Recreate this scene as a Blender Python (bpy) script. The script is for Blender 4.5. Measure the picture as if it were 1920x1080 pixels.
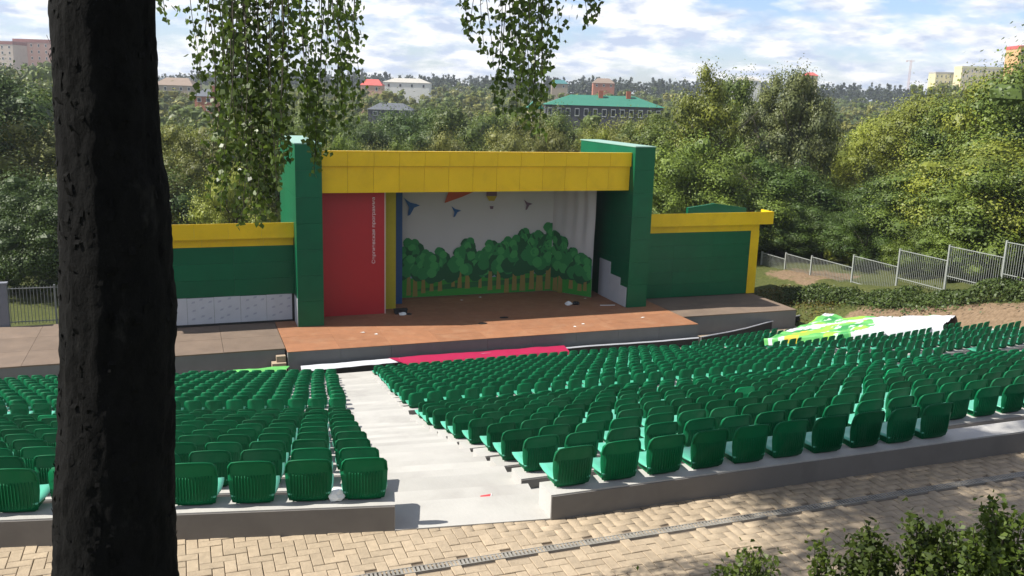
import bpy, bmesh, math, random
import numpy as np
from mathutils import Vector, Matrix, noise

# ------------------------------------------------------------------ scene reset
for o in list(bpy.data.objects):
    bpy.data.objects.remove(o, do_unlink=True)
S = bpy.context.scene
COL = S.collection
rad = math.radians

# ------------------------------------------------------------------ camera (eye at the origin, pavement 3.92 m below)
FPX, PITCH, ROLL, YAW = 1676.6, rad(12.1), rad(1.71), rad(20.5)
fwd = np.array([math.sin(YAW)*math.cos(PITCH), math.cos(YAW)*math.cos(PITCH), -math.sin(PITCH)])
_rt = np.array([math.cos(YAW), -math.sin(YAW), 0.0])
_up = np.cross(_rt, fwd)
CR = math.cos(ROLL)*_rt + math.sin(ROLL)*_up
CU = -math.sin(ROLL)*_rt + math.cos(ROLL)*_up
cd = bpy.data.cameras.new('camera')
cam = bpy.data.objects.new('camera', cd)
COL.objects.link(cam)
cd.sensor_width = 36
cd.lens = FPX/1920*36
cd.clip_start = 0.05
cd.clip_end = 9000
cam.matrix_world = Matrix(((CR[0], CU[0], -fwd[0], 0), (CR[1], CU[1], -fwd[1], 0), (CR[2], CU[2], -fwd[2], 0), (0, 0, 0, 1)))
S.camera = cam
S.render.resolution_x, S.render.resolution_y = 1024, 576

# ------------------------------------------------------------------ sun, sky, exposure
SUN_EL, SUN_OFF = rad(48), rad(11)
to_sun = Vector((-math.cos(SUN_OFF)*math.cos(SUN_EL), math.sin(SUN_OFF)*math.cos(SUN_EL), math.sin(SUN_EL)))
sl = bpy.data.lights.new('sun', 'SUN')
sl.energy = 5.0
sl.angle = rad(0.53)
sl.color = (1.0, 0.95, 0.86)
so = bpy.data.objects.new('sun', sl)
so.rotation_euler = (-to_sun).to_track_quat('-Z', 'Y').to_euler()
so.location = (-30, 10, 40)
COL.objects.link(so)
W = bpy.data.worlds.new('World')
S.world = W
W.use_nodes = True
nt = W.node_tree
nt.nodes.clear()
def N(t, **kw):
    n = nt.nodes.new(t)
    for k, v in kw.items():
        setattr(n, k, v)
    return n
sky = N('ShaderNodeTexSky', sky_type='NISHITA')
sky.sun_disc = False
sky.sun_elevation = SUN_EL
sky.sun_rotation = rad(281)
sky.air_density = 1.1
sky.dust_density = 0.4
tc = N('ShaderNodeTexCoord')
sep = N('ShaderNodeSeparateXYZ')
nt.links.new(tc.outputs['Generated'], sep.inputs[0])
zz = N('ShaderNodeMath', operation='MAXIMUM'); zz.inputs[1].default_value = 0.0
nt.links.new(sep.outputs[2], zz.inputs[0])
za = N('ShaderNodeMath', operation='ADD'); za.inputs[1].default_value = 0.26
nt.links.new(zz.outputs[0], za.inputs[0])
dx = N('ShaderNodeMath', operation='DIVIDE'); dy = N('ShaderNodeMath', operation='DIVIDE')
nt.links.new(sep.outputs[0], dx.inputs[0]); nt.links.new(za.outputs[0], dx.inputs[1])
nt.links.new(sep.outputs[1], dy.inputs[0]); nt.links.new(za.outputs[0], dy.inputs[1])
cv = N('ShaderNodeCombineXYZ')
nt.links.new(dx.outputs[0], cv.inputs[0]); nt.links.new(dy.outputs[0], cv.inputs[1])
cv.inputs[2].default_value = 3.7
n1 = N('ShaderNodeTexNoise'); n1.inputs['Scale'].default_value = 3.6; n1.inputs['Detail'].default_value = 10; n1.inputs['Roughness'].default_value = 0.58; n1.inputs['Distortion'].default_value = 0.15
nt.links.new(cv.outputs[0], n1.inputs['Vector'])
cover = N('ShaderNodeValToRGB')
cover.color_ramp.elements[0].position = 0.38; cover.color_ramp.elements[0].color = (0, 0, 0, 1)
cover.color_ramp.elements[1].position = 0.53; cover.color_ramp.elements[1].color = (1, 1, 1, 1)
nt.links.new(n1.outputs[0], cover.inputs[0])
n2 = N('ShaderNodeTexNoise'); n2.inputs['Scale'].default_value = 8; n2.inputs['Detail'].default_value = 6; n2.inputs['Roughness'].default_value = 0.55
nt.links.new(cv.outputs[0], n2.inputs['Vector'])
ccol = N('ShaderNodeValToRGB')
ccol.color_ramp.elements[0].position = 0.36; ccol.color_ramp.elements[0].color = (10.5, 12.2, 15.8, 1)
ccol.color_ramp.elements[1].position = 0.57; ccol.color_ramp.elements[1].color = (21.0, 20.8, 20.6, 1)
nt.links.new(n2.outputs[0], ccol.inputs[0])
mx = N('ShaderNodeMix', data_type='RGBA')
nt.links.new(cover.outputs[0], mx.inputs[0])
clear = N('ShaderNodeMix', data_type='RGBA', blend_type='MULTIPLY'); clear.inputs[0].default_value = 1.0; clear.inputs[7].default_value = (1.9, 2.15, 2.95, 1)
nt.links.new(sky.outputs[0], clear.inputs[6])
under = N('ShaderNodeMapRange'); under.inputs[1].default_value = 0.05; under.inputs[2].default_value = 0.8; under.inputs[3].default_value = 1.0; under.inputs[4].default_value = 0.4
nt.links.new(sep.outputs[2], under.inputs[0])
cl2 = N('ShaderNodeMix', data_type='RGBA', blend_type='MULTIPLY'); cl2.inputs[0].default_value = 1.0     # clouds overhead, out of view, are dimmed to hold down the sky's fill light
nt.links.new(ccol.outputs[0], cl2.inputs[6]); nt.links.new(under.outputs[0], cl2.inputs[7])
nt.links.new(clear.outputs[2], mx.inputs[6]); nt.links.new(cl2.outputs[2], mx.inputs[7])
bg = N('ShaderNodeBackground'); bg.inputs['Strength'].default_value = 0.037
wo = N('ShaderNodeOutputWorld')
nt.links.new(mx.outputs[2], bg.inputs['Color']); nt.links.new(bg.outputs[0], wo.inputs[0])
S.view_settings.view_transform = 'Standard'
S.view_settings.look = 'None'
S.view_settings.gamma = 1
S.view_settings.exposure = 0.70
S.view_settings.use_curve_mapping = False

# ------------------------------------------------------------------ helpers
def ray(px, py): return fwd + (px-960)/FPX*CR - (py-540)/FPX*CU
def at(px, py, d): return ray(px, py)*d
def onz(px, py, z): v = ray(px, py); return v*(z/v[2])
def ony(px, py, y): v = ray(px, py); return v*(y/v[1])
def onx(px, py, x): v = ray(px, py); return v*(x/v[0])
def proj(P):
    P = np.asarray(P, float); d = P @ fwd
    return 960+FPX*(P @ CR)/d, 540-FPX*(P @ CU)/d, d

MATS = {}
def mat(name, col, rough=0.7, var=0.0, vscale=3.0, bump=0.0, bscale=20.0, metal=0.0, spec=0.5, stain=None, stain_amt=0.0, stain_scale=1.0, rand=0.0, coords='Object'):
    if name in MATS: return MATS[name]
    m = bpy.data.materials.new(name); m.use_nodes = True
    t = m.node_tree; b = t.nodes['Principled BSDF']
    b.inputs['Roughness'].default_value = rough
    b.inputs['Metallic'].default_value = metal
    b.inputs['Specular IOR Level'].default_value = spec
    rgb = t.nodes.new('ShaderNodeRGB'); rgb.outputs[0].default_value = (*col, 1)
    cur = rgb.outputs[0]
    tcn = t.nodes.new('ShaderNodeTexCoord')
    if coords == 'World':
        g = t.nodes.new('ShaderNodeNewGeometry'); vec = g.outputs['Position']
    else:
        vec = tcn.outputs['Object']
    if var > 0:
        nz = t.nodes.new('ShaderNodeTexNoise'); nz.inputs['Scale'].default_value = vscale; nz.inputs['Detail'].default_value = 6; nz.inputs['Roughness'].default_value = 0.62
        t.links.new(vec, nz.inputs['Vector'])
        mr = t.nodes.new('ShaderNodeMapRange'); mr.inputs[1].default_value = 0.25; mr.inputs[2].default_value = 0.75; mr.inputs[3].default_value = 1-var; mr.inputs[4].default_value = 1+var
        t.links.new(nz.outputs[0], mr.inputs[0])
        mm = t.nodes.new('ShaderNodeMix'); mm.data_type = 'RGBA'; mm.blend_type = 'MULTIPLY'; mm.inputs[0].default_value = 1
        t.links.new(cur, mm.inputs[6]); t.links.new(mr.outputs[0], mm.inputs[7]); cur = mm.outputs[2]
    if rand > 0:
        oi = t.nodes.new('ShaderNodeObjectInfo')
        mr = t.nodes.new('ShaderNodeMapRange'); mr.inputs[3].default_value = 1-rand; mr.inputs[4].default_value = 1+rand
        t.links.new(oi.outputs['Random'], mr.inputs[0])
        mm = t.nodes.new('ShaderNodeMix'); mm.data_type = 'RGBA'; mm.blend_type = 'MULTIPLY'; mm.inputs[0].default_value = 1
        t.links.new(cur, mm.inputs[6]); t.links.new(mr.outputs[0], mm.inputs[7]); cur = mm.outputs[2]
    if stain is not None:
        nz = t.nodes.new('ShaderNodeTexNoise'); nz.inputs['Scale'].default_value = stain_scale; nz.inputs['Detail'].default_value = 8; nz.inputs['Roughness'].default_value = 0.65; nz.inputs['Distortion'].default_value = 0.6
        t.links.new(vec, nz.inputs['Vector'])
        mr = t.nodes.new('ShaderNodeMapRange'); mr.inputs[1].default_value = 0.5; mr.inputs[2].default_value = 0.72; mr.inputs[3].default_value = 0; mr.inputs[4].default_value = stain_amt
        t.links.new(nz.outputs[0], mr.inputs[0])
        mm = t.nodes.new('ShaderNodeMix'); mm.data_type = 'RGBA'
        mm.inputs[7].default_value = (*stain, 1)
        t.links.new(mr.outputs[0], mm.inputs[0]); t.links.new(cur, mm.inputs[6]); cur = mm.outputs[2]
    t.links.new(cur, b.inputs['Base Color'])
    if bump > 0:
        nz = t.nodes.new('ShaderNodeTexNoise'); nz.inputs['Scale'].default_value = bscale; nz.inputs['Detail'].default_value = 8
        t.links.new(vec, nz.inputs['Vector'])
        bp_ = t.nodes.new('ShaderNodeBump'); bp_.inputs['Strength'].default_value = bump; bp_.inputs['Distance'].default_value = 0.02
        t.links.new(nz.outputs[0], bp_.inputs['Height']); t.links.new(bp_.outputs[0], b.inputs['Normal'])
    MATS[name] = m
    return m

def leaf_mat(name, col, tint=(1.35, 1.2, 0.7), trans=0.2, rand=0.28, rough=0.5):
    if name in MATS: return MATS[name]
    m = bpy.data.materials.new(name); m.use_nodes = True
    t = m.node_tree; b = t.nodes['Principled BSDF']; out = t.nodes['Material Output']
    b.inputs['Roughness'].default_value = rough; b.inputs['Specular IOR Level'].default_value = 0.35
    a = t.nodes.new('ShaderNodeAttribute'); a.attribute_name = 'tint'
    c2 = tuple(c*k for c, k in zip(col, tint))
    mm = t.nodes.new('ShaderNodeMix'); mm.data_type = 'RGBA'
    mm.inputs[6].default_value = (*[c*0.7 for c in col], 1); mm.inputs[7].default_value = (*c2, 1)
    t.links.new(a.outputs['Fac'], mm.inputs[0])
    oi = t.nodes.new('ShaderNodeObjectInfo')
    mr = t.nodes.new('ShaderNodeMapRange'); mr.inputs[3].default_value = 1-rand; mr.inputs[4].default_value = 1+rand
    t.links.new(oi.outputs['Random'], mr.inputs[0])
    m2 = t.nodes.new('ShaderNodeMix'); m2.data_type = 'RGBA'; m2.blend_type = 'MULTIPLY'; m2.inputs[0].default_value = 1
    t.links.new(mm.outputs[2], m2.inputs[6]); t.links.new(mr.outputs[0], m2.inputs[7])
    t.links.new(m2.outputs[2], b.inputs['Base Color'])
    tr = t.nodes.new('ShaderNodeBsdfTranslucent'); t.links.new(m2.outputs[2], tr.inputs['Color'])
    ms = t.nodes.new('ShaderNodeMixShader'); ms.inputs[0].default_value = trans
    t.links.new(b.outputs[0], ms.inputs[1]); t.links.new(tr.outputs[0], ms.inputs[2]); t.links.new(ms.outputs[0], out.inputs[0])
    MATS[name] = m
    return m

def link(name, me, m=None, parent=None):
    if m is not None and not me.materials: me.materials.append(m)
    o = bpy.data.objects.new(name, me); COL.objects.link(o)
    if parent is not None: o.parent = parent
    return o
def empty(name, loc=(0, 0, 0), rz=0.0, parent=None):
    o = bpy.data.objects.new(name, None); COL.objects.link(o)
    o.empty_display_size = 0.2
    o.location = loc; o.rotation_euler = (0, 0, rz)
    if parent is not None: o.parent = parent
    return o
def tag(o, label=None, cat=None, group=None, kind=None):
    if label: o['label'] = label
    if cat: o['category'] = cat
    if group: o['group'] = group
    if kind: o['kind'] = kind
    return o
def copy_tree(o, parent=None):
    c = o.copy(); COL.objects.link(c); c.parent = parent
    for ch in list(o.children): copy_tree(ch, c)
    return c

class MB:
    def __init__(s): s.v = []; s.f = []
    def add(s, vs, fs):
        n = len(s.v); s.v.extend([tuple(map(float, p)) for p in vs]); s.f.extend([tuple(i+n for i in f) for f in fs]); return s
    def box(s, x0, x1, y0, y1, z0, z1):
        return s.add([(x0, y0, z0), (x1, y0, z0), (x1, y1, z0), (x0, y1, z0), (x0, y0, z1), (x1, y0, z1), (x1, y1, z1), (x0, y1, z1)],
                     [(3, 2, 1, 0), (4, 5, 6, 7), (0, 1, 5, 4), (1, 2, 6, 5), (2, 3, 7, 6), (3, 0, 4, 7)])
    def prism(s, poly, z0, z1):   # plan polygon (counter-clockwise), extruded
        n = len(poly)
        vs = [(x, y, z0) for x, y in poly]+[(x, y, z1) for x, y in poly]
        fs = [tuple(range(n-1, -1, -1)), tuple(range(n, 2*n))]+[(i, (i+1) % n, n+(i+1) % n, n+i) for i in range(n)]
        return s.add(vs, fs)
    def tube(s, pts, rads, seg=8, cap=True):
        pts = [np.array(p, float) for p in pts]; n0 = len(s.v); R = []
        for i, p in enumerate(pts):
            d = pts[min(i+1, len(pts)-1)]-pts[max(i-1, 0)]; d = d/(np.linalg.norm(d)+1e-9)
            a = np.cross(d, [0, 0, 1.0]);
            if np.linalg.norm(a) < 1e-3: a = np.cross(d, [0, 1.0, 0])
            a /= np.linalg.norm(a); b = np.cross(d, a)
            r = rads[i] if hasattr(rads, '__len__') else rads
            for k in range(seg):
                t = 2*math.pi*k/seg; s.v.append(tuple(p+r*(math.cos(t)*a+math.sin(t)*b)))
        for i in range(len(pts)-1):
            for k in range(seg):
                k2 = (k+1) % seg
                s.f.append((n0+i*seg+k, n0+i*seg+k2, n0+(i+1)*seg+k2, n0+(i+1)*seg+k))
        if cap:
            s.f.append(tuple(n0+k for k in range(seg-1, -1, -1))); s.f.append(tuple(n0+(len(pts)-1)*seg+k for k in range(seg)))
        return s
    def mesh(s, name, m=None, smooth=False):
        me = bpy.data.meshes.new(name); me.from_pydata(s.v, [], s.f); me.update()
        if m is not None: me.materials.append(m)
        if smooth: me.polygons.foreach_set('use_smooth', [True]*len(me.polygons))
        return me
    def build(s, name, m, parent=None, smooth=False): return link(name, s.mesh(name, m, smooth), None, parent)

def quads_mesh(name, V, tint=None, m=None):
    """V: (n,4,3) array of quads, tint: (n,) 0..1"""
    n = len(V); me = bpy.data.meshes.new(name)
    me.vertices.add(n*4); me.vertices.foreach_set('co', np.ascontiguousarray(V, np.float32).ravel())
    me.loops.add(n*4); me.loops.foreach_set('vertex_index', np.arange(n*4, dtype=np.int32))
    me.polygons.add(n); me.polygons.foreach_set('loop_start', np.arange(0, n*4, 4, dtype=np.int32))
    me.update(calc_edges=True)
    if tint is not None:
        a = me.attributes.new('tint', 'FLOAT', 'FACE'); a.data.foreach_set('value', np.asarray(tint, np.float32))
    if m is not None: me.materials.append(m)
    return me

def leaf_quads(P, out, size, rng, bias=0.6, aspect=0.62, fold=0.0):
    n = len(P)
    nr = rng.normal(size=(n, 3)); nr /= np.linalg.norm(nr, axis=1)[:, None]
    nn = nr*(1-bias)+out*bias; nn /= np.linalg.norm(nn, axis=1)[:, None]+1e-9
    t = rng.normal(size=(n, 3)); a = np.cross(nn, t); a /= np.linalg.norm(a, axis=1)[:, None]+1e-9
    b = np.cross(nn, a)
    s = (np.asarray(size)*rng.uniform(0.65, 1.3, n))[:, None]
    return np.stack([P+a*s*0.58, P-a*s*0.10+b*s*0.5*aspect, P-a*s*0.42, P-a*s*0.10-b*s*0.5*aspect], 1)

def joined_copies(name, base_v, base_f, mats4, m):
    """one mesh made of many transformed copies (stuff)"""
    bv = np.array(base_v, float); nb = len(bv)
    bvh = np.concatenate([bv, np.ones((nb, 1))], 1)
    allv = np.concatenate([(bvh @ M.T)[:, :3] for M in mats4], 0)
    lens = np.array([len(f) for f in base_f]); flat = np.concatenate([np.array(f) for f in base_f])
    K = len(mats4)
    idx = (flat[None, :]+(np.arange(K)*nb)[:, None]).ravel()
    ll = np.tile(lens, K); st = np.concatenate([[0], np.cumsum(ll)[:-1]])
    me = bpy.data.meshes.new(name)
    me.vertices.add(len(allv)); me.vertices.foreach_set('co', allv.astype(np.float32).ravel())
    me.loops.add(len(idx)); me.loops.foreach_set('vertex_index', idx.astype(np.int32))
    me.polygons.add(len(ll)); me.polygons.foreach_set('loop_start', st.astype(np.int32))
    me.update(calc_edges=True); me.validate()
    me.materials.append(m)
    return me
def T4(x, y, z, rz, s=1.0):
    c, sn = math.cos(rz), math.sin(rz)
    return np.array([[c*s, -sn*s, 0, x], [sn*s, c*s, 0, y], [0, 0, s, z], [0, 0, 0, 1]])
def ordinal(n):
    return {1: 'first', 2: 'second', 3: 'third', 4: 'fourth', 5: 'fifth', 6: 'sixth', 7: 'seventh', 8: 'eighth', 9: 'ninth', 10: 'tenth'}.get(n, '%d%s' % (n, {1: 'st', 2: 'nd', 3: 'rd'}.get(n % 10 if n % 100 not in (11, 12, 13) else 0, 'th')))
def sm(a, b, x):
    t = np.clip((np.asarray(x, float)-a)/(b-a), 0, 1); return t*t*(3-2*t)

# ------------------------------------------------------------------ layout of the amphitheatre
XC = 14.2                        # axis of stage and seating
PAVE_Z = -3.92
ROWD = [1.235*i for i in range(11)]+[14.2+1.3*m for m in range(12)]      # distance of each row's back edge from the first
ROWT = [-3.67-0.392*i for i in range(11)]+[-8.0-0.335*m for m in range(12)]  # level of each bench slab
NR = len(ROWD)
LA = np.array([1.70, 7.42]); LU = np.array([0.979, -0.203]); LN = np.array([0.203, 0.979])
FORE_Z = -12.1
STAGE_Z = -11.04
def base_profile(y):
    return np.interp(y, [-60, -8, -1, 5.2, 7.3, 21.2, 36.6, 55, 90, 150, 260, 420, 620, 850, 1300, 2600],
                     [-1.0, -1.3, -1.55, PAVE_Z-.12, PAVE_Z-.12, -7.9, FORE_Z-.08, FORE_Z-.1, -15, -17, -17, -12, -3, 4, 6, 8])
def ground(x, y):
    x = np.asarray(x, float); y = np.asarray(y, float)
    z = base_profile(y)
    rise = np.interp(y, [5, 12, 28, 37, 44, 52, 70], [0.0, 1.0, 1.7, 1.7, 0.5, 0.3, 0.0])
    rise2 = np.interp(y, [5, 12, 28, 37, 44, 52, 80], [0.0, 1.6, 2.5, 2.4, 1.4, 0.9, 0.5])
    z = z+sm(31.5, 34.8, x)*rise+sm(35, 39, x)*(rise2-rise)+sm(40, 75, x)*np.interp(y, [0, 30, 60, 120], [4, 4, 3, 0])
    z = z+sm(-13, -30, x)*np.interp(y, [5, 20, 45, 70], [0.5, 2.5, 1.5, 0.0])
    inside = sm(-14.5, -13.5, x)*(1-sm(31.6, 32.2, x))*sm(7.35, 7.6, y)*(1-sm(36.4, 36.9, y))
    z = z-inside*0.9
    far = sm(120, 400, np.hypot(x, y))
    z = z+far*3.0*np.sin(x*0.006+1.0)*np.cos(y*0.004)
    return z
# ------------------------------------------------------------------ materials of the setting
M_conc = mat('pale_concrete', (0.42, 0.41, 0.39), 0.85, var=0.10, vscale=1.3, bump=0.15, bscale=30, stain=(0.30, 0.29, 0.27), stain_amt=0.45, stain_scale=0.8, coords='World')
M_aisle = mat('aisle_concrete', (0.41, 0.40, 0.375), 0.85, rand=0.09, var=0.12, vscale=1.1, bump=0.12, bscale=30, stain=(0.28, 0.265, 0.25), stain_amt=0.6, stain_scale=0.7, coords='World')
M_fore = mat('forecourt_concrete', (0.36, 0.285, 0.20), 0.9, var=0.15, vscale=0.8, bump=0.15, bscale=25, stain=(0.25, 0.21, 0.17), stain_amt=0.6, stain_scale=0.5, coords='World')
M_rface = mat('dark_grey_riser_plate', (0.165, 0.155, 0.145), 0.85, var=0.12, vscale=1.5, stain=(0.10, 0.095, 0.09), stain_amt=0.5, stain_scale=1.2, coords='World')  # thin plate on each slab's back, darker grey than the concrete
M_bed = mat('brick_bedding', (0.17, 0.135, 0.10), 0.95, var=0.25, vscale=9, coords='World')

def ground_mat():
    m = bpy.data.materials.new('earth_and_grass'); m.use_nodes = True
    t = m.node_tree; b = t.nodes['Principled BSDF']; b.inputs['Roughness'].default_value = 0.95; b.inputs['Specular IOR Level'].default_value = 0.15
    g = t.nodes.new('ShaderNodeNewGeometry')
    a = t.nodes.new('ShaderNodeAttribute'); a.attribute_name = 'bare'
    n1 = t.nodes.new('ShaderNodeTexNoise'); n1.inputs['Scale'].default_value = 0.35; n1.inputs['Detail'].default_value = 9; n1.inputs['Roughness'].default_value = 0.7
    t.links.new(g.outputs['Position'], n1.inputs['Vector'])
    n2 = t.nodes.new('ShaderNodeTexNoise'); n2.inputs['Scale'].default_value = 6; n2.inputs['Detail'].default_value = 8; n2.inputs['Roughness'].default_value = 0.7
    t.links.new(g.outputs['Position'], n2.inputs['Vector'])
    grass = t.nodes.new('ShaderNodeValToRGB')
    grass.color_ramp.elements[0].position = 0.3; grass.color_ramp.elements[0].color = (0.035, 0.05, 0.014, 1)
    grass.color_ramp.elements[1].position = 0.75; grass.color_ramp.elements[1].color = (0.12, 0.125, 0.04, 1)
    t.links.new(n2.outputs[0], grass.inputs[0])
    dirt = t.nodes.new('ShaderNodeValToRGB')
    dirt.color_ramp.elements[0].position = 0.3; dirt.color_ramp.elements[0].color = (0.12, 0.082, 0.05, 1)
    dirt.color_ramp.elements[1].position = 0.7; dirt.color_ramp.elements[1].color = (0.26, 0.185, 0.12, 1)
    t.links.new(n2.outputs[0], dirt.inputs[0])
    ad = t.nodes.new('ShaderNodeMath'); ad.operation = 'ADD'
    mr = t.nodes.new('ShaderNodeMapRange'); mr.inputs[1].default_value = 0.3; mr.inputs[2].default_value = 0.7; mr.inputs[3].default_value = -0.45; mr.inputs[4].default_value = 0.45
    t.links.new(n1.outputs[0], mr.inputs[0]); t.links.new(mr.outputs[0], ad.inputs[0]); t.links.new(a.outputs['Fac'], ad.inputs[1])
    r = t.nodes.new('ShaderNodeMapRange'); r.inputs[1].default_value = 0.4; r.inputs[2].default_value = 0.6
    t.links.new(ad.outputs[0], r.inputs[0])
    mx_ = t.nodes.new('ShaderNodeMix'); mx_.data_type = 'RGBA'
    t.links.new(r.outputs[0], mx_.inputs[0]); t.links.new(grass.outputs[0], mx_.inputs[6]); t.links.new(dirt.outputs[0], mx_.inputs[7])
    t.links.new(mx_.outputs[2], b.inputs['Base Color'])
    bp_ = t.nodes.new('ShaderNodeBump'); bp_.inputs['Strength'].default_value = 0.6; bp_.inputs['Distance'].default_value = 0.06
    t.links.new(n2.outputs[0], bp_.inputs['Height']); t.links.new(bp_.outputs[0], b.inputs['Normal'])
    return m

# ------------------------------------------------------------------ ground: one sheet to the horizon
def lines(segs):
    out = []
    for a, b, n in segs: out += list(np.linspace(a, b, n, endpoint=False))
    return np.array(out+[segs[-1][1]])
gx = lines([(-2500, -400, 14), (-400, -60, 22), (-60, -15, 22), (-15, 45, 80), (45, 90, 18), (90, 500, 28), (500, 2500, 12)])
gy = lines([(-60, -2, 14), (-2, 9, 26), (9, 36, 40), (36, 60, 40), (60, 120, 24), (120, 500, 40), (500, 1200, 30), (1200, 2600, 8)])
GX, GY = np.meshgrid(gx, gy, indexing='xy')
GZ = ground(GX, GY)
near = (np.hypot(GX-20, GY-30) < 60)
rng0 = np.random.default_rng(5)
GZ = GZ+np.where(near & ((GX > 33) | (GY > 50) | (GX < -14)), rng0.normal(0, 0.05, GX.shape), 0)
nx, ny = len(gx), len(gy)
me = bpy.data.meshes.new('ground')
V = np.stack([GX, GY, GZ], -1).reshape(-1, 3)
q = np.arange(nx*ny).reshape(ny, nx)
F = np.stack([q[:-1, :-1], q[:-1, 1:], q[1:, 1:], q[1:, :-1]], -1).reshape(-1, 4)
me.vertices.add(len(V)); me.vertices.foreach_set('co', V.astype(np.float32).ravel())
me.loops.add(F.size); me.loops.foreach_set('vertex_index', F.astype(np.int32).ravel())
me.polygons.add(len(F)); me.polygons.foreach_set('loop_start', np.arange(0, F.size, 4, dtype=np.int32))
me.update(calc_edges=True)
bare = np.clip(sm(30.5, 32.0, V[:, 0])*(1-sm(34.2, 35.5, V[:, 0]))*sm(10, 14, V[:, 1])*(1-sm(37, 40, V[:, 1]))*0.72
               + sm(36.5, 37.5, V[:, 0])*(1-sm(41, 43, V[:, 0]))*sm(45, 46, V[:, 1])*(1-sm(50, 52, V[:, 1]))*0.75
               + (1-sm(-9, -12, -V[:, 0]*0-9))*0, 0, 1)
a = me.attributes.new('bare', 'FLOAT', 'POINT'); a.data.foreach_set('value', bare.astype(np.float32))
me.polygons.foreach_set('use_smooth', [True]*len(me.polygons))
go = link('ground', me, ground_mat()); tag(go, kind='structure')

# ------------------------------------------------------------------ brick pavement behind the last row
pave = MB()
pave.prism([(-16, 5.0), (13, 5.0), (13, 7.25), (3.0, 7.25), (1.75, 7.47), (-16, 11.15)], PAVE_Z-0.30, PAVE_Z-0.018)
pv = pave.build('pavement', M_bed); tag(pv, kind='structure')
M_brick = mat('tan_paving_brick', (0.36, 0.287, 0.20), 0.85, var=0.16, vscale=14, bump=0.25, bscale=60, rand=0.11, stain=(0.2, 0.15, 0.1), stain_amt=0.4, stain_scale=1.3, coords='World')
def brick_mesh(horizontal):
    L, Wd = 0.2, 0.1; g = 0.0028; h = 0.05; c = 0.0045
    lx, ly = (L, Wd) if horizontal else (Wd, L)
    x0, x1, y0, y1 = g, lx-g, g, ly-g
    b = MB()
    b.add([(x0, y0, -h), (x1, y0, -h), (x1, y1, -h), (x0, y1, -h), (x0, y0, -c), (x1, y0, -c), (x1, y1, -c), (x0, y1, -c),
           (x0+c, y0+c, 0), (x1-c, y0+c, 0), (x1-c, y1-c, 0), (x0+c, y1-c, 0)],
          [(0, 1, 5, 4), (1, 2, 6, 5), (2, 3, 7, 6), (3, 0, 4, 7), (4, 5, 9, 8), (5, 6, 10, 9), (6, 7, 11, 10), (7, 4, 8, 11), (8, 9, 10, 11)])
    return b
bH, bV = brick_mesh(True), brick_mesh(False)
meH, meV = bH.mesh('brick', M_brick), bV.mesh('brick', M_brick)
DRAIN_Y = onz(1180, 1005, PAVE_Z)[1]
spots = []
rb = random.Random(3)
for m_ in range(-62, 125):
    for n_ in range(52, 90):
        d4 = (m_-n_) % 4
        if d4 not in (0, 3): continue
        hor = d4 == 0
        x, y = m_*0.1, n_*0.1
        cx, cy = (x+0.1, y+0.05) if hor else (x+0.05, y+0.1)
        lim = 7.24 if cx > 3.0 else (7.44-(cx-1.68)*0.16 if cx > 1.7 else 7.45+(1.7-cx)*0.2074)
        if cy > lim+0.04 or cy < 5.25 or cx > 12: continue
        if abs(cy-DRAIN_Y) < 0.04: continue
        px, py, d = proj((cx, cy, PAVE_Z))
        vis = -30 < px < 1950 and py < 1095 and not (125 < px < 315)
        spots.append((0 if vis else 1, d, x, y, hor))
spots.sort()
for kk, (nv, d, x, y, hor) in enumerate(spots[:300]):
    o = link('brick', meH if hor else meV, None, pv)
    o.location = (x, y, PAVE_Z+rb.uniform(-0.004, 0.003)); o.rotation_euler = (rb.gauss(0, 0.006), rb.gauss(0, 0.006), rb.gauss(0, 0.006))
mh = [T4(x, y, PAVE_Z+rb.uniform(-0.004, 0.003), rb.gauss(0, 0.006)) for (nv, d, x, y, hor) in spots[300:] if hor]
mv = [T4(x, y, PAVE_Z+rb.uniform(-0.004, 0.003), rb.gauss(0, 0.006)) for (nv, d, x, y, hor) in spots[300:] if not hor]
M_brick2 = mat('tan_paving_brick_field', (0.36, 0.287, 0.20), 0.85, var=0.26, vscale=9, bump=0.25, bscale=60, stain=(0.2, 0.15, 0.1), stain_amt=0.4, stain_scale=1.3, coords='World')
jm = joined_copies('brick_field', bH.v+[tuple(p) for p in []], bH.f, mh, M_brick2)
jm2 = joined_copies('brick_field_b', bV.v, bV.f, mv, M_brick2)
bm = bmesh.new(); bm.from_mesh(jm); bm.from_mesh(jm2)
jm3 = bpy.data.meshes.new('brick_field'); bm.to_mesh(jm3); bm.free(); jm3.materials.append(M_brick2)
bpy.data.meshes.remove(jm); bpy.data.meshes.remove(jm2)
bo = link('brick_field', jm3, None, pv); bo['kind'] = 'stuff'

# linear drain
M_galv = mat('galvanised_steel', (0.29, 0.275, 0.245), 0.6, var=0.25, vscale=5, metal=0.2)
M_dark = mat('dark_void', (0.05, 0.045, 0.04), 0.9)
dr = empty('drain_channel', (4, DRAIN_Y, PAVE_Z))
tag(dr, 'narrow grey steel drain grate running across the tan brick paving', 'drain')
b = MB(); b.box(-8, 8.5, -0.047, -0.038, -0.06, 0.005).box(-8, 8.5, 0.038, 0.047, -0.06, 0.006); b.build('frame', M_galv, dr)
b = MB(); b.box(-8, 8.5, -0.038, 0.038, -0.08, -0.03); b.build('channel_bed', M_dark, dr)
b = MB()
x = -8.0
while x < 8.5:
    b.box(x, x+0.019, -0.038, 0.038, -0.025, 0.004); x += 0.036
g = b.build('grate_bars', M_galv, dr); g['kind'] = 'stuff'

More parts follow.
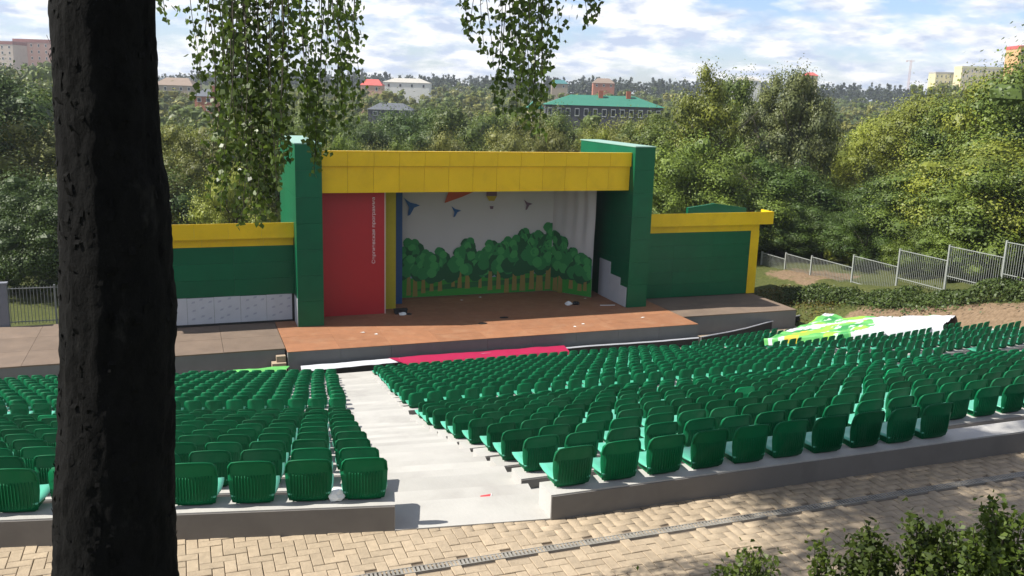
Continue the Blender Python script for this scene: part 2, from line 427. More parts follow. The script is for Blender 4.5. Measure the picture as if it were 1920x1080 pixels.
# ------------------------------------------------------------------ concrete seating terraces
LE = np.array([0.143, 1.0])
def left_edge(d): return LA+LE*(d/1.008)
def cen_edge(d): return 3.15+0.143*d
def left_len(i, limit=14.0):
    e = left_edge(ROWD[i]); return max(3.0, min(limit, (37.0-e[1])/0.203))
def mirror(poly): return [(2*XC-x, y) for x, y in reversed(poly)]
SLAB = 0.30
floors = []
for i in range(NR):
    nxt = ROWT[i+1]-0.12 if i+1 < NR else FORE_Z
    floors.append(nxt)
terr = {}
for side, lab in (('left', 'pale concrete seating steps left of the central aisle, behind the trunk'), ('centre', 'pale concrete seating steps of the wide middle block facing the stage'), ('right', 'pale concrete seating steps of the far right block by the earth bank')):
    e = empty('seating_terrace', {'left': (LA[0], LA[1], PAVE_Z), 'centre': (XC, 7.2, PAVE_Z), 'right': (2*XC-LA[0], LA[1], PAVE_Z)}[side])
    tag(e, lab, 'seating terrace')
    terr[side] = e
    off = Vector(e.location)
    for i in range(NR):
        d0, d1 = ROWD[i], ROWD[i]+SLAB
        d2 = ROWD[i+1] if i+1 < NR else ROWD[i]+SLAB+0.2
        if side == 'centre':
            y0, y1, y2 = 7.2+d0, 7.2+d1, 7.2+d2
            xl = cen_edge(d0); xr = 2*XC-xl; xl2 = cen_edge(d1); 
            P1 = [(xl, y0), (xr, y0), (xr, y1), (xl, y1)]
            P2 = [(xl+0.03, y1), (xr-0.03, y1), (xr-0.03, y2), (xl+0.03, y2)]
        else:
            L = left_len(i) if side == 'left' else min(left_len(i, 40), (32.0-(2*XC-left_edge(d0)[0]))/0.979)
            a0, a1, a2 = left_edge(d0), left_edge(d1), left_edge(d2)
            a1b = a0+LN*SLAB; a2b = a1b+LN*(d2-d1)
            P1 = [tuple(a0-LU*L), tuple(a0), tuple(a1b), tuple(a1b-LU*L)]
            P2 = [tuple(a1b-LU*L), tuple(a1b-LU*0.03), tuple(a2b-LU*0.03), tuple(a2b-LU*L)]
            if side == 'right': P1, P2 = mirror(P1), mirror(P2)
        P1 = [(x-off.x, y-off.y) for x, y in P1]; P2 = [(x-off.x, y-off.y) for x, y in P2]
        b = MB(); b.prism(P1, ROWT[i]-0.62-off.z, ROWT[i]-off.z); bs_ = b.build('bench_slab', M_conc, e)
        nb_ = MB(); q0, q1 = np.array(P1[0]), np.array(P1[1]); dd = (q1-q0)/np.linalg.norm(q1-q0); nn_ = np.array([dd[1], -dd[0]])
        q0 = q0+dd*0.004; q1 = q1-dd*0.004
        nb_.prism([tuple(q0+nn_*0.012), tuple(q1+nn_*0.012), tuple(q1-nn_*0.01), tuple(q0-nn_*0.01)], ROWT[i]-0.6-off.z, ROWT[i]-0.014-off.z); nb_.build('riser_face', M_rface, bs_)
        if i+1 < NR:
            b = MB(); b.prism(P2, floors[i]-0.5-off.z, floors[i]-off.z); b.build('footway', M_conc, e)
# aisles: shallow steps down to the forecourt
for side in ('left', 'right'):
    ai = empty('aisle_steps', (2.4 if side == 'left' else 2*XC-2.4, 7.3, PAVE_Z)); off = Vector(ai.location)
    tag(ai, 'broad pale concrete aisle steps running down between the left and middle blocks' if side == 'left' else 'narrow concrete aisle steps between the middle and right blocks of seats', 'steps')
    # tread edges
    ed = [(0.0, PAVE_Z+0.012)]
    for i in range(1, NR):
        lv = ROWT[i]-0.12
        dprev, zprev = ed[-1]
        d = ROWD[i]-0.18
        ed.append((dprev+(d-dprev)*0.5, (zprev+lv)/2)); ed.append((d, lv))
    ed.append((ROWD[-1]+1.1, FORE_Z+0.06))
    for k in range(len(ed)-1):
        d0, z0 = ed[k]; d1 = ed[k+1][0]+0.02
        la, lb = left_edge(d0 if k else -0.02), left_edge(d1)
        poly = [(la[0]-0.05+(0.05 if k == 0 else 0), la[1]), (cen_edge(d0)+0.04-(0.04 if k == 0 else 0), 7.2+d0), (cen_edge(d1)+0.04, 7.2+d1), (lb[0]-0.05, lb[1])]
        if side == 'right': poly = mirror(poly)
        b = MB(); b.prism([(x-off.x, y-off.y) for x, y in poly], z0-0.55-off.z, z0-0.001*(k % 2)-off.z); b.build('step', M_aisle, ai)
# forecourt before the stage
b = MB(); b.box(-16, 34.5, 35.9, 40.2, FORE_Z-0.35, FORE_Z); o = b.build('forecourt', M_fore); tag(o, kind='structure')
# ------------------------------------------------------------------ stadium seats
M_pan = mat('dusty_sheen_green_plastic', (0.08, 0.40, 0.27), 0.32, var=0.10, vscale=6, rand=0.10, spec=0.55)  # paler than the backs: dust, plus sky reflection put into the colour
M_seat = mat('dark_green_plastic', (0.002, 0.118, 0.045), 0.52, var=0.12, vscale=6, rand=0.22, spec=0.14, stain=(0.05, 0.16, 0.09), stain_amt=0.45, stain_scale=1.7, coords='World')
M_seat2 = mat('bright_green_plastic', (0.003, 0.30, 0.11), 0.45, var=0.08, vscale=6, spec=0.2)
M_seat_f = mat('dark_green_plastic_field', (0.002, 0.118, 0.045), 0.52, var=0.28, vscale=1.6, spec=0.14, coords='World')
def shell(profile, us, widths, curve, th):
    """two-sided shell swept along a (y,z) profile; widths = half width per profile point; curve = forward dish at the sides"""
    nv, nu = len(profile), len(us); V = []; 
    for layer in (0, 1):
        for j, (y, z) in enumerate(profile):
            y0, z0 = profile[max(j-1, 0)]; y1, z1 = profile[min(j+1, nv-1)]
            t = np.array([y1-y0, z1-z0]); t = t/np.linalg.norm(t); nrm = np.array([t[1], -t[0]])   # towards front / up
            for u in us:
                w = widths[j]; dish = curve[j]*(u**2)
                off = dish + (th if layer else 0.0)
                V.append((u*w, y+nrm[0]*off, z+nrm[1]*off if True else z))
    F = []
    def I(l, j, i): return l*nv*nu+j*nu+i
    for j in range(nv-1):
        for i in range(nu-1):
            F.append((I(0, j, i), I(0, j+1, i), I(0, j+1, i+1), I(0, j, i+1)))
            F.append((I(1, j, i), I(1, j, i+1), I(1, j+1, i+1), I(1, j+1, i)))
        F.append((I(0, j, 0), I(1, j, 0), I(1, j+1, 0), I(0, j+1, 0)))
        F.append((I(0, j, nu-1), I(0, j+1, nu-1), I(1, j+1, nu-1), I(1, j, nu-1)))
    for i in range(nu-1):
        F.append((I(0, 0, i), I(0, 0, i+1), I(1, 0, i+1), I(1, 0, i)))
        F.append((I(0, nv-1, i), I(1, nv-1, i), I(1, nv-1, i+1), I(0, nv-1, i+1)))
    return V, F
def back_geo(hi):
    prof = [(0.03, 0.012), (0.01, 0.06), (0.0, 0.13), (-0.004, 0.20), (-0.009, 0.28), (-0.017, 0.36), (-0.024, 0.405), (-0.026, 0.425), (-0.025, 0.438)] if hi else [(0.03, 0.015), (0.0, 0.13), (-0.008, 0.26), (-0.022, 0.40), (-0.025, 0.438)]
    wid = [0.180, 0.190, 0.200, 0.207, 0.210, 0.209, 0.205, 0.194, 0.170] if hi else [0.178, 0.20, 0.209, 0.203, 0.165]
    us = np.linspace(-1, 1, 9) if hi else np.linspace(-1, 1, 4)
    cur = [0.02, 0.03, 0.04, 0.045, 0.045, 0.04, 0.035, 0.03, 0.025] if hi else [0.02, 0.04, 0.045, 0.035, 0.025]
    V, F = shell(prof, us, wid, cur, 0.014)
    # arched top edge
    V = [(x, y, z-(0.029*(abs(x)/0.2)**2.4 if z > 0.33 else 0)) for x, y, z in V]
    b = MB(); b.add(V, F)
    if hi:   # moulded ribs down the back and the rolled rim
        for k in range(-6, 7):
            x = k*0.027; ya = 0.045*(x/0.2)**2
            b.add([(x-0.003, 0.004+ya, 0.05), (x+0.003, 0.004+ya, 0.05), (x+0.003, -0.013+ya, 0.10), (x-0.003, -0.013+ya, 0.10),
                   (x-0.003, -0.019+ya, 0.27), (x+0.003, -0.019+ya, 0.27), (x+0.003, -0.014+ya, 0.30), (x-0.003, -0.014+ya, 0.30), (x-0.003, 0.0+ya, 0.2), (x+0.003, 0.0+ya, 0.2)],
                  [(0, 1, 2, 3), (3, 2, 5, 4), (4, 5, 6, 7), (0, 3, 4, 8), (1, 9, 5, 2), (4, 7, 8), (5, 9, 6), (0, 8, 9, 1), (8, 7, 6, 9)])
        pts = []
        for u in np.linspace(-1, 1, 9):
            pts.append((u*0.168, -0.03+0.025*u*u, 0.440-0.029*(abs(u*0.165)/0.2)**2.4))
        b.tube([(-0.206, 0.02, 0.30), (-0.2, 0.012, 0.362), (-0.188, 0.0, 0.396)]+pts+[(0.188, 0.0, 0.396), (0.2, 0.012, 0.362), (0.206, 0.02, 0.30)], 0.0075, 5)
    return b
def pan_geo(hi):
    prof = [(0.03, 0.07), (0.07, 0.078), (0.16, 0.075), (0.28, 0.082), (0.36, 0.094), (0.395, 0.085), (0.40, 0.06)] if hi else [(0.03, 0.07), (0.18, 0.076), (0.36, 0.094), (0.40, 0.06)]
    wid = [0.185, 0.20, 0.21, 0.212, 0.208, 0.195, 0.18] if hi else [0.185, 0.21, 0.208, 0.18]
    us = np.linspace(-1, 1, 7) if hi else np.linspace(-1, 1, 3)
    cur = [-0.01]*7 if hi else [-0.01]*4
    V, F = shell(prof, us, wid, cur, -0.016)
    b = MB(); b.add(V, F); return b
bh, ph = back_geo(True), pan_geo(True)
foot = MB(); foot.box(-0.15, 0.15, 0.06, 0.30, 0.0, 0.065)
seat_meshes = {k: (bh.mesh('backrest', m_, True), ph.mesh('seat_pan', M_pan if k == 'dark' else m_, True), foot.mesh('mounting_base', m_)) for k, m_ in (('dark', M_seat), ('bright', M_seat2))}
def place_seat(x, y, z, rz, label, group, kind='dark'):
    e = empty('stadium_seat', (x, y, z), rz); tag(e, label, 'seat', group)
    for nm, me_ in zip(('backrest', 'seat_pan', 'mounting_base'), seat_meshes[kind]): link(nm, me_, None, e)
    return e
PIT = 0.5
allseats = []    # (x,y,z,rz,block,row,col)
rs = random.Random(11)
for i in range(NR):
    jc, jl = (0.0, 0.0) if i < 2 else (rs.uniform(-0.05, 0.09), rs.uniform(-0.04, 0.05))
    y = 7.2+ROWD[i]; x = cen_edge(ROWD[i])+0.27+jc; k = 0; xr = 2*XC-cen_edge(ROWD[i])-0.2
    while x < xr and (i > 0 or k < 10):
        allseats.append((x, y+0.08, ROWT[i], 0.0, 'middle', i, k)); x += PIT; k += 1
    for side in ('left', 'right'):
        L = left_len(i) if side == 'left' else min(left_len(i, 40), (32.0-(2*XC-left_edge(ROWD[i])[0]))/0.979)
        a0 = left_edge(ROWD[i])+LN*0.08
        for k in range(int((L-0.3)/PIT)):
            p = a0-LU*(0.27+jl+PIT*k)
            if side == 'left': allseats.append((p[0], p[1], ROWT[i], -math.atan2(0.203, 0.979), 'left', i, k))
            else: allseats.append((2*XC-p[0], p[1], ROWT[i], math.atan2(0.203, 0.979), 'right', i, k))
bright_px = [(95, 795), (1395, 735), (1690, 706)]
cand = []; rest = []
for s_ in allseats:
    px, py, d = proj((s_[0], s_[1], s_[2]+0.25))
    if px < -500 or px > 2500: continue
    vis = -25 < px < 1945 and not (128 < px < 305)
    (cand if vis else rest).append((d, px, py, s_))
cand.sort(key=lambda t: t[0])
bright = set()
for bx, by in bright_px:
    best = min(cand, key=lambda t: (t[1]-bx)**2+(t[2]-by)**2); bright.add(best[3])
single = cand[:297-0]; tail = cand[297:]
single += [t for t in tail if t[3] in bright]; tail = [t for t in tail if t[3] not in bright]
single = single[:300]
GRP = 'green stadium seats in rows'
def seat_label(s_):
    x, y, z, rz, blk, i, k = s_
    row = 'back row' if i == 0 else '%s row from the back' % ordinal(i+1)
    if s_ in bright: return 'bright green plastic seat, paler than its neighbours, %s, %s block' % (row, blk)
    return 'dark green plastic seat, %s from the aisle, %s, %s block' % (ordinal(k+1), row, blk)
for d, px, py, s_ in single:
    place_seat(s_[0]+rs.gauss(0, 0.006), s_[1]+rs.gauss(0, 0.006), s_[2], s_[3]+rs.gauss(0, 0.014), seat_label(s_), GRP, 'bright' if s_ in bright else 'dark').rotation_euler.x = rs.gauss(0, 0.012)
bl, pl_ = back_geo(False), pan_geo(False)
fv = bl.v+pl_.v; ff = bl.f+[tuple(i+len(bl.v) for i in f) for f in pl_.f]
fb = MB(); fb.add(fv, ff); fb.box(-0.15, 0.15, 0.06, 0.30, 0.0, 0.062)
mats4 = [T4(s_[0]+rs.gauss(0, 0.01), s_[1]+rs.gauss(0, 0.01), s_[2], s_[3]+rs.gauss(0, 0.02)) for d, px, py, s_ in tail+rest]
fm = joined_copies('seat_field', fb.v, fb.f, mats4, M_seat_f); fm.materials.append(mat('shaded_row_pan_plastic', (0.035, 0.27, 0.165), 0.4, spec=0.3))  # darker copy of the pan colour, shade of the packed rows painted in
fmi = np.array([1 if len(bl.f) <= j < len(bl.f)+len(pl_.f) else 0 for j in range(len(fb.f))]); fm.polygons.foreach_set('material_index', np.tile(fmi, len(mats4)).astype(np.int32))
fo = link('seat_field', fm); tag(fo, 'hundreds of dark green plastic seats in distant rows below the stage', 'seats', GRP, 'stuff')
print('SEATS', len(allseats), 'single', len(single), 'field', len(mats4))
# ------------------------------------------------------------------ stage building
M_green = mat('green_metal_cladding', (0.002, 0.105, 0.044), 0.36, var=0.10, vscale=0.9, spec=0.28, rand=0.06, stain=(0.0012, 0.06, 0.026), stain_amt=0.4, stain_scale=0.6)
M_yel = mat('yellow_metal_cladding', (0.80, 0.50, 0.008), 0.42, var=0.06, vscale=0.9, spec=0.3, rand=0.03, stain=(0.45, 0.25, 0.01), stain_amt=0.3, stain_scale=0.6)
M_red = mat('red_panel_paint', (0.44, 0.012, 0.02), 0.5, var=0.05, vscale=1.0)
M_yel2 = mat('olive_yellow_fabric', (0.42, 0.36, 0.02), 0.8, var=0.05)
M_blue = mat('blue_panel_paint', (0.005, 0.06, 0.19), 0.6, var=0.05)
M_pink_edge = mat('pale_panel_edge', (0.6, 0.42, 0.38), 0.7)
M_floor = mat('orange_brown_stage_sheet', (0.285, 0.128, 0.062), 0.72, var=0.14, vscale=2.2, rand=0.08, bump=0.1, bscale=30, stain=(0.40, 0.24, 0.14), stain_amt=0.35, stain_scale=1.2, coords='World')
M_riser = mat('dark_grey_stage_riser', (0.15, 0.155, 0.16), 0.8, var=0.1, vscale=1.5)
M_plat = mat('brown_grey_concrete_slab', (0.165, 0.12, 0.088), 0.9, var=0.18, vscale=1.2, bump=0.2, bscale=20, rand=0.08, stain=(0.13, 0.10, 0.08), stain_amt=0.55, stain_scale=0.6, coords='World')
M_board = mat('white_insulation_board', (0.50, 0.52, 0.57), 0.6, var=0.06, vscale=2)
M_logo = mat('grey_blue_board_print', (0.36, 0.38, 0.46), 0.6)
M_blackish = mat('dark_membrane', (0.02, 0.022, 0.022), 0.8)
M_inner = mat('dark_green_inner_cladding', (0.004, 0.085, 0.045), 0.5, var=0.07)
M_roof = mat('grey_roof_sheet', (0.3, 0.31, 0.31), 0.6, var=0.1)
SX0, SX1, SY0, SY1 = 4.0, 24.4, 38.0, 49.0
stg = empty('stage_building', (XC, SY0, FORE_Z)); tag(stg, 'open-air stage with green towers, yellow fascia and low green side wings', 'stage')
SO = Vector(stg.location)
def part(b, name, m, parent=stg, smooth=False, label=None):
    b.v = [(x-SO.x, y-SO.y, z-SO.z) for x, y, z in b.v]
    o = b.build(name, m, parent, smooth)
    if label: o['label'] = label
    return o
# plinth and floor sheets
b = MB(); b.box(SX0+0.03, SX1-0.03, SY0+0.04, SY1, FORE_Z-0.3, STAGE_Z-0.02); pl = part(b, 'plinth', M_riser)
nxs = 9; w = (SX1-SX0)/nxs
for i in range(nxs):
    b = MB(); b.box(SX0+i*w+0.004, SX0+(i+1)*w-0.004, SY0, SY0+0.045, FORE_Z-0.2, STAGE_Z-0.025); part(b, 'riser_panel', M_riser, pl)
nys = 9; h = (SY1-SY0)/nys
for i in range(nxs):
    for j in range(nys):
        b = MB(); z = STAGE_Z-0.002*((i+j) % 2)
        b.box(SX0-0.02+i*w+0.003, SX0-0.02+(i+1)*w-0.003, SY0-0.02+j*h+0.003, SY0-0.02+(j+1)*h-0.003, STAGE_Z-0.022, z); part(b, 'floor_sheet', M_floor, pl)
# towers
TOPZ = -2.40
def tower(x0, x1, lab):
    b = MB(); b.box(x0+0.02, x1-0.02, 42.12, 49.0, STAGE_Z, TOPZ-0.02)
    t = part(b, 'tower', M_inner, stg, label=lab)
    n = 7; hh = (TOPZ-STAGE_Z)/n
    for k in range(n):   # front cassettes
        b = MB(); b.box(x0, x1, 42.08, 42.13, STAGE_Z+0.005+k*hh+0.004, STAGE_Z+0.005+(k+1)*hh-0.004); part(b, 'cladding_panel', M_green, t)
    for sx, xa, xb in ((0, x0-0.001, x0+0.025), (1, x1-0.025, x1+0.001)):
        for k in range(n):
            for j in range(3):
                ya = 42.135+j*2.28
                inner_low = (sx == 0 and x0 > XC) or (sx == 1 and x0 < XC)
                b = MB(); b.box(xa, xb, ya, ya+2.27, STAGE_Z+0.01+k*hh+0.004, STAGE_Z+0.005+(k+1)*hh-0.004)
                part(b, 'cladding_panel', M_green, t)
    b = MB(); b.box(x0-0.03, x1+0.03, 42.05, 49.03, TOPZ-0.018, TOPZ+0.03); part(b, 'coping', mat('pale_green_coping', (0.25, 0.42, 0.34), 0.4), t)
    return t
tL = tower(4.95, 6.16, 'green tower at the left end of the stage opening')
tR = tower(22.41, 23.58, 'green tower at the right end of the stage opening')
b = MB(); b.box(4.93, 4.949, 42.14, 43.3, STAGE_Z+0.01, STAGE_Z+1.35); part(b, 'white_base_board', M_board, tL)
# fascia: two courses of yellow cassettes
fas = empty('fascia', (0, 0, 0), 0, stg)
b = MB(); b.box(6.17, 22.40, 42.62, 42.9, -4.70, -2.80); part(b, 'backing', M_blackish, fas)
nf = 13; wf = (22.39-6.18)/nf
for k in range(nf):
    xa, xb = 6.18+k*wf+0.006, 6.18+(k+1)*wf-0.006
    b = MB(); b.box(xa, xb, 42.42, 42.60, -3.45, -2.76); part(b, 'fascia_panel', M_yel, fas)
    b = MB(); b.box(xa+0.1*0, xb, 42.56, 42.615, -4.72, -3.47); part(b, 'fascia_panel', M_yel, fas)
b = MB(); b.box(6.17, 22.40, 42.40, 42.64, -2.762, -2.735); part(b, 'cap', M_yel, fas)
# roof, back wall, portal panels
b = MB(); b.add([(6.17, 42.91, -3.3), (22.40, 42.91, -3.3), (22.40, 49.0, -3.85), (6.17, 49.0, -3.85), (6.17, 42.91, -3.05), (22.40, 42.91, -3.05), (22.40, 49.0, -3.65), (6.17, 49.0, -3.65)], [(3, 2, 1, 0), (4, 5, 6, 7), (0, 1, 5, 4), (1, 2, 6, 5), (2, 3, 7, 6), (3, 0, 4, 7)]); part(b, 'roof', M_roof)
b = MB(); b.box(6.17, 22.40, 48.8, 48.98, STAGE_Z, -3.9); part(b, 'back_wall', M_inner)
zt = -4.0
b = MB(); b.box(6.18, 9.47, 43.82, 43.9, STAGE_Z+0.004, zt); rp = part(b, 'portal_panel', M_red, stg, label='red portal panel with white vertical lettering')
b = MB(); b.box(9.47, 9.53, 43.80, 43.92, STAGE_Z+0.004, zt); part(b, 'panel_edge', M_pink_edge, rp)
b = MB(); b.box(9.56, 10.27, 44.75, 44.83, STAGE_Z+0.004, zt); part(b, 'portal_panel', M_yel2, stg, label='narrow yellow portal panel')
b = MB(); b.box(10.30, 10.84, 45.72, 45.80, STAGE_Z+0.004, zt); part(b, 'portal_panel', M_blue, stg, label='narrow blue portal panel')
# lettering on the red panel, reading upwards
cu = bpy.data.curves.new('lettering', 'FONT'); cu.body = 'Сергиевская программа'; cu.size = 0.34; cu.extrude = 0.004
to = bpy.data.objects.new('lettering_tmp', cu); COL.objects.link(to)
bpy.context.view_layer.update()
dg = bpy.context.evaluated_depsgraph_get()
tme = bpy.data.meshes.new_from_object(to.evaluated_get(dg))
bpy.data.objects.remove(to, do_unlink=True)
co = np.array([v.co[:] for v in tme.vertices]); L = co[:, 0].max()-co[:, 0].min()
pt, pb = ony(704, 370, 43.8), ony(699, 494, 43.8)
k = (pt[2]-pb[2])/L
for v in tme.vertices:
    x, y, z = v.co
    v.co = (pb[0]+0.12-y*k*0.82-SO.x, 43.812-z-SO.y, pb[2]+(x-co[:, 0].min())*k-SO.z)
tme.materials.append(mat('white_lettering', (0.75, 0.68, 0.68), 0.6))
link('lettering', tme, None, rp)
# insulation boards left bare on the inner right wall
for (ya, yb, z0, z1) in ((42.2, 42.95, STAGE_Z+0.01, -9.95), (42.97, 44.2, STAGE_Z+0.01, -9.55), (44.22, 45.6, STAGE_Z+0.01, -8.9)):
    b = MB(); b.box(22.36, 22.405, ya, yb, z0, z1); part(b, 'insulation_board', M_board, tR)
# side wings
def wing(x0, x1, yw, right):
    lab = 'low green side wing with yellow roof edge, %s of the stage' % ('right' if right else 'left')
    wg = empty('side_wing', (0, 0, 0), 0, stg); wg['label'] = lab
    zr0, zr1, zb = -6.86, -6.14, -7.28
    b = MB(); b.box(x0, x1, yw+0.06, 44.6, STAGE_Z+0.003, zb); part(b, 'wall', M_inner, wg)
    n = 7; wl = (x1-0.5-x0)/n if right else (x1-x0)/n
    lo = STAGE_Z+0.01 if right else -9.66
    nrow = 5 if right else 3
    hh = (zb-lo)/nrow
    for r in range(nrow):
        nn = 3
        for c in range(nn):
            xa = x0+(x1-(0.55 if right else 0)-x0)*c/nn; xb = x0+(x1-(0.55 if right else 0)-x0)*(c+1)/nn
            b = MB(); b.box(xa+0.003, xb-0.003, yw, yw+0.055, lo+r*hh+0.003, lo+(r+1)*hh-0.003); part(b, 'cladding_panel', M_green, wg)
    if right:
        b = MB(); b.box(x1-0.55, x1+0.02, yw-0.02, yw+0.3, STAGE_Z+0.005, zb); part(b, 'corner_post', M_yel, wg)
    xe0, xe1 = (x0, x1+0.65) if right else (x0-0.65, x1)
    nb = 6
    for c in range(nb):
        xa, xb = xe0+(xe1-xe0)*c/nb, xe0+(xe1-xe0)*(c+1)/nb
        b = MB(); b.box(xa+0.003, xb-0.003, yw-0.40, yw-0.35, zr0, zr1); part(b, 'fascia_panel', M_yel, wg)
        xa2, xb2 = x0+(x1-x0)*c/nb, x0+(x1-x0)*(c+1)/nb
        b = MB(); b.box(xa2+0.003, xb2-0.003, yw-0.015, yw+0.06, zb+0.002, zr0-0.004); part(b, 'fascia_panel', M_yel, wg)
    if right:
        b = MB(); b.box(xe1-0.05, xe1, yw-0.348, 44.6, zr0, zr1); part(b, 'fascia_return', M_yel, wg)
    b = MB(); ra, rb_, rc = xe0+0.01, xe1-0.06, yw-0.348; b.add([(ra, rc, zr0+0.1), (rb_, rc, zr0+0.1), (rb_, 48.9, zb-0.25), (ra, 48.9, zb-0.25), (ra, rc, zr1-0.2), (rb_, rc, zr1-0.2), (rb_, 48.9, zb-0.05), (ra, 48.9, zb-0.05)], [(3, 2, 1, 0), (4, 5, 6, 7), (0, 1, 5, 4), (1, 2, 6, 5), (2, 3, 7, 6), (3, 0, 4, 7)]); part(b, 'roof', M_roof, wg)
    if right:
        b = MB(); b.add([(27.6, 45.0, zr1-0.4), (31.6, 45.0, zr1-0.4), (31.6, 45.2, zr1-0.4), (27.6, 45.2, zr1-0.4), (27.6, 45.0, zr1+0.10), (31.6, 45.0, zr1+0.04), (31.6, 45.2, zr1+0.04), (27.6, 45.2, zr1+0.10), (29.4, 45.0, zr1+0.33), (29.4, 45.2, zr1+0.33)], [(3, 2, 1, 0), (0, 1, 5, 8, 4), (2, 3, 7, 9, 6), (1, 2, 6, 5), (3, 0, 4, 7), (4, 8, 9, 7), (8, 5, 6, 9)]); part(b, 'green_roof_sheet', M_green, wg)
    else:
        seams = [x1-0.12-1.2*q_ for q_ in range(8)]
        for c in range(len(seams)-1):
            xa, xb = max(seams[c+1], x0), seams[c]
            if xb-xa < 0.1: continue
            b = MB(); b.box(xa+0.006, xb-0.006, yw-0.02, yw+0.055, STAGE_Z+0.10, -9.67-0.01*(c % 2)); bo_ = part(b, 'insulation_board', M_board, wg)
            lb = MB(); rr = random.Random(c)
            for gx_ in range(3):
                for gz_ in range(3):
                    lx, lz = xa+0.2+gx_*0.38+rr.uniform(-.05, .05), STAGE_Z+0.3+gz_*0.4+(0.12 if gx_ % 2 else 0)
                    if lx+0.2 < xb-0.03 and lz < -9.8: lb.add([(lx, yw-0.023, lz), (lx+0.16, yw-0.023, lz+0.03), (lx+0.18, yw-0.023, lz+0.12), (lx+0.05, yw-0.023, lz+0.1)], [(0, 1, 2, 3)])
            if lb.v: part(lb, 'board_print', M_logo, bo_)
        b = MB(); b.box(x0, x1-0.01, yw+0.0, yw+0.056, STAGE_Z+0.004, STAGE_Z+0.098); part(b, 'base_strip', M_blackish, wg)
        b = MB(); b.box(x1-0.115, x1-0.01, yw+0.01, yw+0.056, STAGE_Z+0.1, -9.67); part(b, 'gap_strip', M_blackish, wg)
    return wg
wing(23.59, 31.75, 43.8, True)
wing(-3.35, 4.94, 43.35, False)

# wing platforms, laid in slabs
def platform(x0, x1, y0, y1, z, nxx, nyy):
    b = MB(); b.box(x0+0.02, x1-0.02, y0+0.02, y1, FORE_Z-0.4, z-0.06); o = b.build('platform', M_riser); tag(o, kind='structure')
    for i in range(nxx):
        for j in range(nyy):
            xa, xb = x0+(x1-x0)*i/nxx, x0+(x1-x0)*(i+1)/nxx; ya, yb = y0+(y1-y0)*j/nyy, y0+(y1-y0)*(j+1)/nyy
            b = MB(); b.box(xa+0.008, xb-0.008, ya+0.008, yb-0.008, z-0.058, z-0.003*((i*7+j*3) % 3)); b.build('slab', M_plat, o)
    return o
platform(-14.0, 3.97, 38.65, 45.4, STAGE_Z-0.02, 7, 3)
platform(24.43, 31.65, 39.6, 51.0, STAGE_Z-0.02, 3, 5)
# little steps beside the stage
st = empty('stage_steps', (3.5, 38.3, FORE_Z)); tag(st, 'short pale concrete steps up to the left corner of the stage', 'steps')
for k in range(3):
    b = MB(); b.box(-0.35+0.2*k, 0.44, -0.35+0.2*k, 0.33, 0.0+0.001*k, 0.26*(k+1)); b.build('step', M_fore, st)

# ------------------------------------------------------------------ printed backdrop cloth
BY = 47.0
M_cloth = mat('white_backdrop_cloth', (0.50, 0.495, 0.50), 0.85, var=0.04, vscale=0.6)
P0 = np.array([10.75, BY]); P1_ = np.array([19.95, BY]); P2_ = np.array([21.55, 44.8])
LEN1 = np.linalg.norm(P1_-P0); LEN2 = np.linalg.norm(P2_-P1_)
def bpnt(s, z, off=0.0):
    fold = 0.0
    up_ = float(sm(-8.8, -7.2, z))
    if s <= LEN1:
        d = (P1_-P0)/LEN1; p = P0+d*s; nrm = np.array([0, -1.0]); fold = 0.03*math.sin(s*2.1)*up_
    else:
        d = (P2_-P1_)/LEN2; p = P1_+d*(s-LEN1); nrm = np.array([d[1], -d[0]])
        fold = (0.015+0.06*((s-LEN1)/LEN2)**2)*math.sin((s-LEN1)*9.0+0.5*math.sin(z*1.3))*up_
    p = p+nrm*(off+fold)
    return (p[0], p[1], z)
bd = empty('backdrop_cloth', (15.5, BY, STAGE_Z)); tag(bd, 'white backdrop cloth printed with green trees and birds, hanging at the back of the stage', 'backdrop')
BO = Vector(bd.location)
def bpart(b, name, m): 
    b.v = [(x-BO.x, y-BO.y, z-BO.z) for x, y, z in b.v]; return b.build(name, m, bd)
ss = list(np.linspace(0, LEN1, 40))+list(np.linspace(LEN1+0.06, LEN1+LEN2, 30)); zs = np.linspace(STAGE_Z+0.02, -3.4, 26)
b = MB(); n_ = len(zs)
for off in (0.0, -0.012):
    for s_ in ss:
        for z in zs: b.v.append(bpnt(s_, z, off))
K = len(ss)*n_
for i in range(len(ss)-1):
    for j in range(n_-1):
        a_ = i*n_+j; b.f.append((a_, a_+n_, a_+n_+1, a_+1)); b.f.append((K+a_, K+a_+1, K+a_+n_+1, K+a_+n_))
bpart(b, 'cloth', M_cloth)
def s_of(px, py):
    """cloth coordinates of a point seen in the photograph"""
    p = ony(px, py, BY)
    if p[0] <= P1_[0]: return p[0]-P0[0], p[2]
    v = ray(px, py); d = P2_-P1_
    A = np.array([[v[0], -d[0]], [v[1], -d[1]]]); t, u = np.linalg.solve(A, P1_)
    return LEN1+u*LEN2, v[2]*t
def cpx(cx, cy): return s_of(740+cx/4.908, 350+cy/4.908)
def flat(b, pts, off):
    n0 = len(b.v); b.v.extend([bpnt(s_, z, off) for s_, z in pts]); b.f.append(tuple(range(n0, n0+len(pts))))
def disc(b, s_, z, rx, rz, off, seg=12): flat(b, [(s_+rx*math.cos(2*math.pi*k/seg), z+rz*math.sin(2*math.pi*k/seg)) for k in range(seg)], off)
